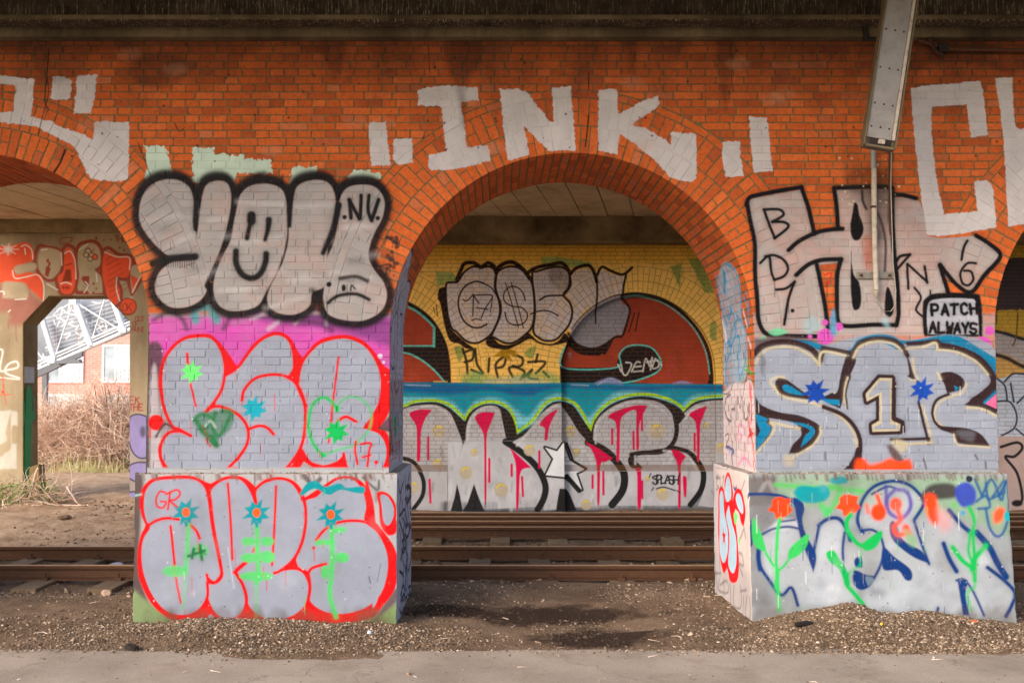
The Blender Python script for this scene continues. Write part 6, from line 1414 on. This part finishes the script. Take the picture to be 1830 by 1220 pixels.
for px in (1539, 1590):
    m = MB(); x, y, z = W0(px, 492, -.02); m.tube([(x, -.018, z), (x, -.032, z)], .014, 6); m.build('bolt', M['rust'], dp)
cb = empty('cable', W0(1597, 400, 0), 'thin loose cable looping down beside the white pipe', 'cable')
m = MB(); pts = [W0(x, y, -.03) for x, y in [(1593,272),(1592,330),(1594,400),(1596,470),(1601,520),(1600,545),(1592,556),(1580,556),(1571,545),(1567,530)]]
m.tube(pts, .0045, 6); m.build('cable_run', M['zinc'], cb)
m = MB(); m.tube([W0(1590,268,-.02), W0(1590,340,-.02), W0(1592,420,-.02)], .009, 6); m.build('dark_conduit', M['rust'], cb)
tp = empty('rusty_pipe', W0(1700, 85, 0), 'dark rusty pipe running under the edge beam right of the lamp', 'pipe')
m = MB(); m.tube([W0(1640,72), W0(1668,80), W0(1700,88), W0(1760,89), W0(1900,90)], .016, 8); m.build('pipe', M['rust'], tp)
m = MB(); m.tube([W0(1660,70), W0(1672,92), W0(1684,100)], .02, 8); m.build('pipe_branch', M['rust'], tp)
m = MB(); x, y, z = W0(1684, 84); m.box(x - .04, x + .04, -.09, -.004, z - .05, z + .03); m.build('pipe_clamp', M['black'], tp, bevel=.006)
vp = empty('dark_downpipe', W0(1548, 40, -.2), 'black pipe coming down the beam left of the hanging lamp', 'pipe')
m = MB(); m.tube([W0(1545,-20,-.16), W0(1545,40,-.14), W0(1548,70,-.12)], .024, 8); m.build('pipe', M['black'], vp)
m = MB(); m.tube([W0(1542,71,-.12), W0(1570,70,-.12)], .016, 8); m.build('pipe_foot', M['black'], vp)

# ================================================================ outside, seen through the opening
bl = empty('brick_building', (-15, 25, 0), 'pink brick apartment building with white framed windows beyond the hedge', 'building')
YF = 25.0; Wf = lambda px, py: at_y(px, py, YF)
m = MB(); m.box(-24, -6, YF, YF + 8, -.3, 11.5); m.build('wall', M['far_brick'], bl)
m = MB(); m.box(-24.2, -5.8, YF - .2, YF + 8.2, 11.5, 11.9); m.build('roof_edge', M['white'], bl)
ww = Wf(151, 700)[0] - Wf(85, 700)[0]
for zt, zb in ((616, 684), (704, 742), (520, 590), (424, 494)):
    for px in (-214, -114, -14, 85, 184, 283):
        x0, z1 = Wf(px, zt); _, z0 = Wf(px, zb); x1 = x0 + ww
        m = MB(); fr = .07
        m.box(x0, x1, YF - .05, YF + .0, z0, z0 + fr); m.box(x0, x1, YF - .05, YF, z1 - fr, z1); m.box(x0, x0 + fr, YF - .05, YF, z0 + fr + .001, z1 - fr - .001); m.box(x1 - fr, x1, YF - .05, YF, z0 + fr + .001, z1 - fr - .001); m.box(x0 + ww*.34, x0 + ww*.34 + fr, YF - .05, YF, z0 + fr + .001, z1 - fr - .001)
        f_ = m.build('window', M['white'], bl)
        m = MB(); m.box(x0 + fr + .001, x1 - fr - .001, YF - .025, YF - .005, z0 + fr + .001, z1 - fr - .001); m.build('pane', M['glass'], f_)
        m = MB(); n_ = 9
        for i in range(n_):
            a = x0 + ww * (.40 + .055 * i); m.box(a, a + ww*.045, YF - .034 - .008 * (i % 2), YF - .027, z0 + fr + .01, z1 - fr - .01)
        m.build('curtain', M['curtain'], f_)
pc = empty('grey_post', at_y(80, 700, 19)[:1] + (19, 0), 'dark grey steel post standing behind the hedge', 'post')
x = at_y(80, 700, 19)[0]; m = MB(); m.box(x - .065, x + .065, 18.95, 19.08, -.2, at_y(80, 650, 19)[1]); m.build('shaft', M['steel_grey'], pc); m = MB(); m.box(x - .1, x + .1, 18.9, 19.12, -.1, .03); m.build('base_plate', M['steel_grey'], pc)

Ws = lambda px, py, y=YS: Vector((at_y(px, py, y)[0], y, at_y(px, py, y)[1]))
stw = empty('covered_stair', tuple(Ws(150, 650)), 'white steel covered stair with scribbled grey glazing seen through the opening', 'stair')
def bar(name, a, b, r, mat='white', n=8, y=YS): m = MB(); m.tube([Ws(*a, y), Ws(*b, y)], r, n); return m.build(name, M[mat], stw)
c = [Ws(20, 680, YS + .25), Ws(245, 590, YS + .25), Ws(245, 430, YS + .25), Ws(20, 500, YS + .25)]
def quad(name, pts, mat, th=.02):
    m = MB(); m.add([tuple(p) for p in pts] + [(p.x, p.y + th, p.z) for p in pts], [(0,1,2,3),(7,6,5,4),(0,4,5,1),(1,5,6,2),(2,6,7,3),(3,7,4,0)]); return m.build(name, M[mat], stw)
div = [20, 62, 100, 142, 186, 214, 246]
for i in range(6):
    a, b = div[i], div[i+1]; lo = lambda x: 680 - (x - 20) * .4; hi = lambda x: 490 - (x - 20) * .3
    quad('glazing_panel', [Ws(a + .6, lo(a), YS + .25), Ws(b - .6, lo(b), YS + .25), Ws(b - .6, hi(b), YS + .25), Ws(a + .6, hi(a), YS + .25)], 'panel')
for a, b, r in [((60,664),(248,582),.055),((60,650),(248,568),.03),((60,656),(250,572),.02),((76,570),(97,640),.075),((133,535),(163,618),.085),((193,510),(222,592),.08),((130,545),(97,640),.02),((135,540),(218,592),.025),((193,515),(163,612),.02),((20,572),(76,640),.02)]: bar('truss_bar', a, b, r)
for a, b in [((30,668),(74,653)),]: bar('truss_bar', a, b, .05)
quad('stringer', [Ws(62, 676, YS - .1), Ws(146, 636, YS - .1), Ws(146, 628, YS - .1), Ws(62, 662, YS - .1)], 'steel_grey', .12)
quad('landing_edge', [Ws(102, 650, YS - .2), Ws(143, 648, YS - .2), Ws(140, 642, YS - .2), Ws(100, 644, YS - .2)], 'steel_grey', .2)
for px, py in ((92, 644), (219, 590), (130, 540)):
    m = MB(); p = Ws(px, py, YS - .06); m.box(p.x - .09, p.x + .09, p.y - .03, p.y + .03, p.z - .07, p.z + .07); m.build('joint_plate', M['white'], stw, bevel=.01)
m = MB(); p = Ws(10, 600); m.box(p.x - .1, p.x + .1, YS + .5, YS + .7, -.2, p.z); m.build('column', M['white'], stw)

def twigs(name, cx, cy, rx, ry, h, n, label, mat='twig', up=0.5, r0=.007, curl=.9, seed=1, parent=None, cat='bush', base=.0, segs=6, seglen=.16):
    r = random.Random(seed); m = MB()
    for i in range(n):
        a = r.random() * 6.28; q = math.sqrt(r.random()); p = Vector((cx + rx * q * math.cos(a), cy + ry * q * math.sin(a), 0))
        p.z = float(gz(p.x, p.y)) + base + h * r.random() ** 1.25 * (1 - .35 * q) * .85
        d = Vector((r.uniform(-1, 1), r.uniform(-1, 1), r.uniform(-.5, 1) * up * 2)).normalized(); pts = [p.copy()]
        for k in range(segs):
            d = (d + Vector((r.uniform(-1, 1), r.uniform(-1, 1), r.uniform(-1, .8))) * curl * .45).normalized(); p = p + d * seglen * r.uniform(.6, 1.2)
            p.z = max(p.z, .02); pts.append(p.copy())
        m.cur = r.random(); m.tube(pts, [r0 * (1 - .7 * k / segs) for k in range(segs + 1)], 3, caps=False)
    return m
def leaves(m, cx, cy, rx, ry, z0, z1, n, s, seed):
    r = random.Random(seed)
    for i in range(n):
        a = r.random() * 6.28; q = math.sqrt(r.random()); x = cx + rx*q*math.cos(a); y = cy + ry*q*math.sin(a); z = float(gz(x, y)) + r.uniform(z0, z1)
        u = Vector((r.uniform(-1,1), r.uniform(-1,1), r.uniform(-.6,.6))).normalized(); v = u.cross(Vector((r.uniform(-1,1), r.uniform(-1,1), 1))).normalized(); k = s * r.uniform(.6, 1.3); P = Vector((x, y, z))
        m.cur = r.random(); m.add([P - u*k, P + v*k*.45, P + u*k, P - v*k*.45], [(0,1,2,3)])
bush_specs = [(88, 14.9, .85, .7, 1.75, 1300, 'tangled bare bramble left of the opening, against the grey post'), (135, 15.1, 1.1, .8, 1.9, 2200, 'tangled dry bramble in the middle of the opening'), (188, 14.8, 1.0, .7, 2.4, 2600, 'tall dry bramble at the right side of the opening'), (238, 15.1, .9, .8, 2.1, 500, 'dry bramble half hidden by the right jamb')]
for i, (px, Y, rx, ry, h, n, lab) in enumerate(bush_specs):
    x = at_y(px, 850, Y)[0]; b = empty('dry_bramble', (x, Y, 0), lab, 'bush', 'dry brambles beyond the opening')
    twigs('twigs', x, Y, rx, ry, h, n, lab, seed=i + 3).build('twigs', M['twig'], b)['kind'] = 'stuff'
    m = MB(); r = random.Random(i + 40)
    for k in range(7):
        q = Vector((x + r.uniform(-.3, .3), Y + r.uniform(-.2, .2), -.05)); pts = [q]
        for s_ in range(5): q = q + Vector((r.uniform(-.12, .12), r.uniform(-.1, .1), h * .18)); pts.append(q)
        m.tube(pts, [.03, .026, .022, .016, .011, .006], 6)
    m.build('stem', M['rust'], b)
    m = MB(); leaves(m, x, Y, rx, ry, .02, .3 if i != 1 else .5, 260, .05, i); m.build('leaves', M['leaf'], b)['kind'] = 'stuff'
# weeds, dead branches and dry litter at the foot of the concrete wall
wx = at_y(30, 880, 7.4)[0]
wd = empty('weeds', (wx, 7.4, .15), 'low green weeds and dead stalks at the foot of the concrete wall', 'weeds')
m = twigs('stalks', wx - .1, 7.3, 1.1, .45, .35, 260, '', seed=60, seglen=.09, r0=.005); m.build('stalks', M['twig'], wd)['kind'] = 'stuff'
m = MB(); leaves(m, wx - .2, 7.35, 1.0, .4, .0, .32, 1500, .028, 61); leaves(m, wx - .8, 7.3, .5, .3, .1, .5, 500, .03, 62); m.build('leaves', M['leaf'], wd)['kind'] = 'stuff'
gx = at_y(165, 890, 13.6)[0]
gr = empty('grass_tuft', (gx, 13.6, 0), 'pale green grass tuft growing in front of the bramble', 'grass')
r = random.Random(5); m = MB()
for i in range(300):
    x = gx + r.gauss(0, .5); y = 13.6 + r.gauss(0, .2); h_ = r.uniform(.06, .5) * r.random() + .05; lx, ly = r.uniform(-.15, .15), r.uniform(-.15, .15); z = float(gz(x, y)); m.cur = r.random()
    m.add([(x - .006, y, z), (x + .006, y, z), (x + lx * .5 + .004, y + ly * .5, z + h_ * .6), (x + lx * .5 - .004, y + ly * .5, z + h_ * .6), (x + lx, y + ly, z + h_)], [(0,1,2,3), (3,2,4)])
m.build('blades', M['drygrass'], gr)['kind'] = 'stuff'
dbx = at_y(110, 900, 7.2)[0]
db = empty('dead_branches', (dbx, 7.1, .2), 'fallen pale dead branches on the dirt bank before the opening', 'branches')
m = MB(); r = random.Random(9)
for a, b, h_ in [((35,905),(150,925),.1),((60,880),(120,915),.3),((100,925),(160,905),.05),((20,900),(110,880),.25),((40,860),(25,905),.3),((75,850),(45,890),.4),((120,870),(150,930),.15),((90,930),(150,915),.02),((60,920),(130,890),.2),((100,880),(155,915),.1),((70,835),(50,900),.3),((105,915),(130,935),.05)]:
    A, B = W0(*a, 7.2), W0(*b, 7.1); n_ = 6; pts = []
    for k in range(n_ + 1):
        t = k / n_; z = A[2] + (B[2] - A[2]) * t + .06 * math.sin(t * 3.1) + r.uniform(-.02, .02); x = A[0] + (B[0]-A[0]) * t; y = A[1] + (B[1]-A[1]) * t + r.uniform(-.05, .05)
        pts.append((x, y, max(z, float(gz(x, y)) + .015)))
    m.cur = r.random(); m.tube(pts, [.013 - .0013 * k for k in range(n_ + 1)], 5)
m.build('branch', M['twig'], db)
bkx = at_y(58, 850, 7.7)[0]
bk = empty('broken_post', (bkx, 7.6, .1), 'short mossy broken concrete post stump left of the opening', 'post stump')
m = MB(); x0, z1 = at_y(56, 828, 7.6); x1, _ = at_y(74, 828, 7.6); m.add([(x0, 7.5, -.1), (x1 + .07, 7.5, -.1), (x1 + .07, 7.75, -.1), (x0, 7.75, -.1), (x0 + .01, 7.52, z1 - .05), (x1, 7.52, z1), (x1, 7.72, z1 - .02), (x0 + .02, 7.72, z1 - .08)], [(0,3,2,1),(4,5,6,7),(0,1,5,4),(1,2,6,5),(2,3,7,6),(3,0,4,7)])
m.build('stump', M['frame'], bk, bevel=.015)

# ================================================================ small things on the ground
def lump(name, px, py, sz, mat, label, cat, seed=0, group=None):
    x, y = at_z(px, py, .02); r = random.Random(seed); bm = bmesh.new(); bmesh.ops.create_icosphere(bm, subdivisions=2, radius=1)
    for v in bm.verts: v.co = Vector((v.co.x * sz[0], v.co.y * sz[1], v.co.z * sz[2])) * (1 + r.uniform(-.18, .18))
    me = bpy.data.meshes.new(name); bm.to_mesh(me); bm.free(); o = link(name, me, M[mat]); z = max(float(gz(x, y)), .008 if y < PAVE_Y else -1); o.location = (x, y, z + sz[2] * .55); o.rotation_euler = (0, 0, r.random() * 6)
    tag(o, label, cat, group); return o
lump('rubble_stone', 1376, 1001, (.06, .05, .045), 'pebble', 'rounded tan stone lying against the near rail at right', 'stone', 1)
lump('rubble_stone', 235, 1155, (.11, .05, .03), 'black', 'black rag or clod on the gravel before the left plinth', 'clod', 2)
lump('rubble_stone', 115, 946, (.09, .06, .04), 'pebble', 'pale broken brick lying on the dirt bank at left', 'stone', 3)
lump('rubble_stone', 1438, 1130, (.09, .04, .02), 'black', 'dark clod on the gravel heap below the right plinth', 'clod', 4)
lump('rubble_stone', 730, 1202, (.017, .014, .013), 'pebble', 'small pale stone alone on the pavement', 'stone', 5)
lump('rubble_stone', 660, 1130, (.024, .018, .018), 'paper', 'white pebble on the gravel near the left plinth corner', 'stone', 6)
lump('rubble_stone', 190, 1050, (.07, .05, .035), 'pebble', 'brown stone beside a sleeper left of the left pier', 'stone', 8)
lump('litter_bit', 1740, 1124, (.032, .012, .010), 'orange', 'orange plastic scrap on the gravel heap at right', 'litter', 9)
lump('litter_bit', 1576, 1139, (.012, .012, .010), 'yellow', 'yellow scrap on the gravel heap', 'litter', 10)
lump('litter_bit', 208, 996, (.07, .04, .02), 'paper', 'crumpled white paper beside the near rail at left', 'litter', 12)
rr_ = random.Random(3)
tw = MB()
for i in range(90):
    x = rr_.uniform(-4.3, 4.8); y = rr_.uniform(-2.2, 1.3); L = rr_.uniform(.02, .12); a = rr_.random() * 6.28; z = max(float(gz(x, y)), .008 if y < PAVE_Y else -1) + .008; tw.cur = rr_.random()
    tw.tube([(x, y, z), (x + L*.5*math.cos(a), y + L*.5*math.sin(a), z + .006), (x + L*math.cos(a + .4), y + L*math.sin(a + .4), z)], [.0025, .002, .001], 4)
o = tw.build('twig_litter', M['twig']); tag(o, 'small dry twigs scattered over gravel and pavement', 'twigs', kind='stuff')
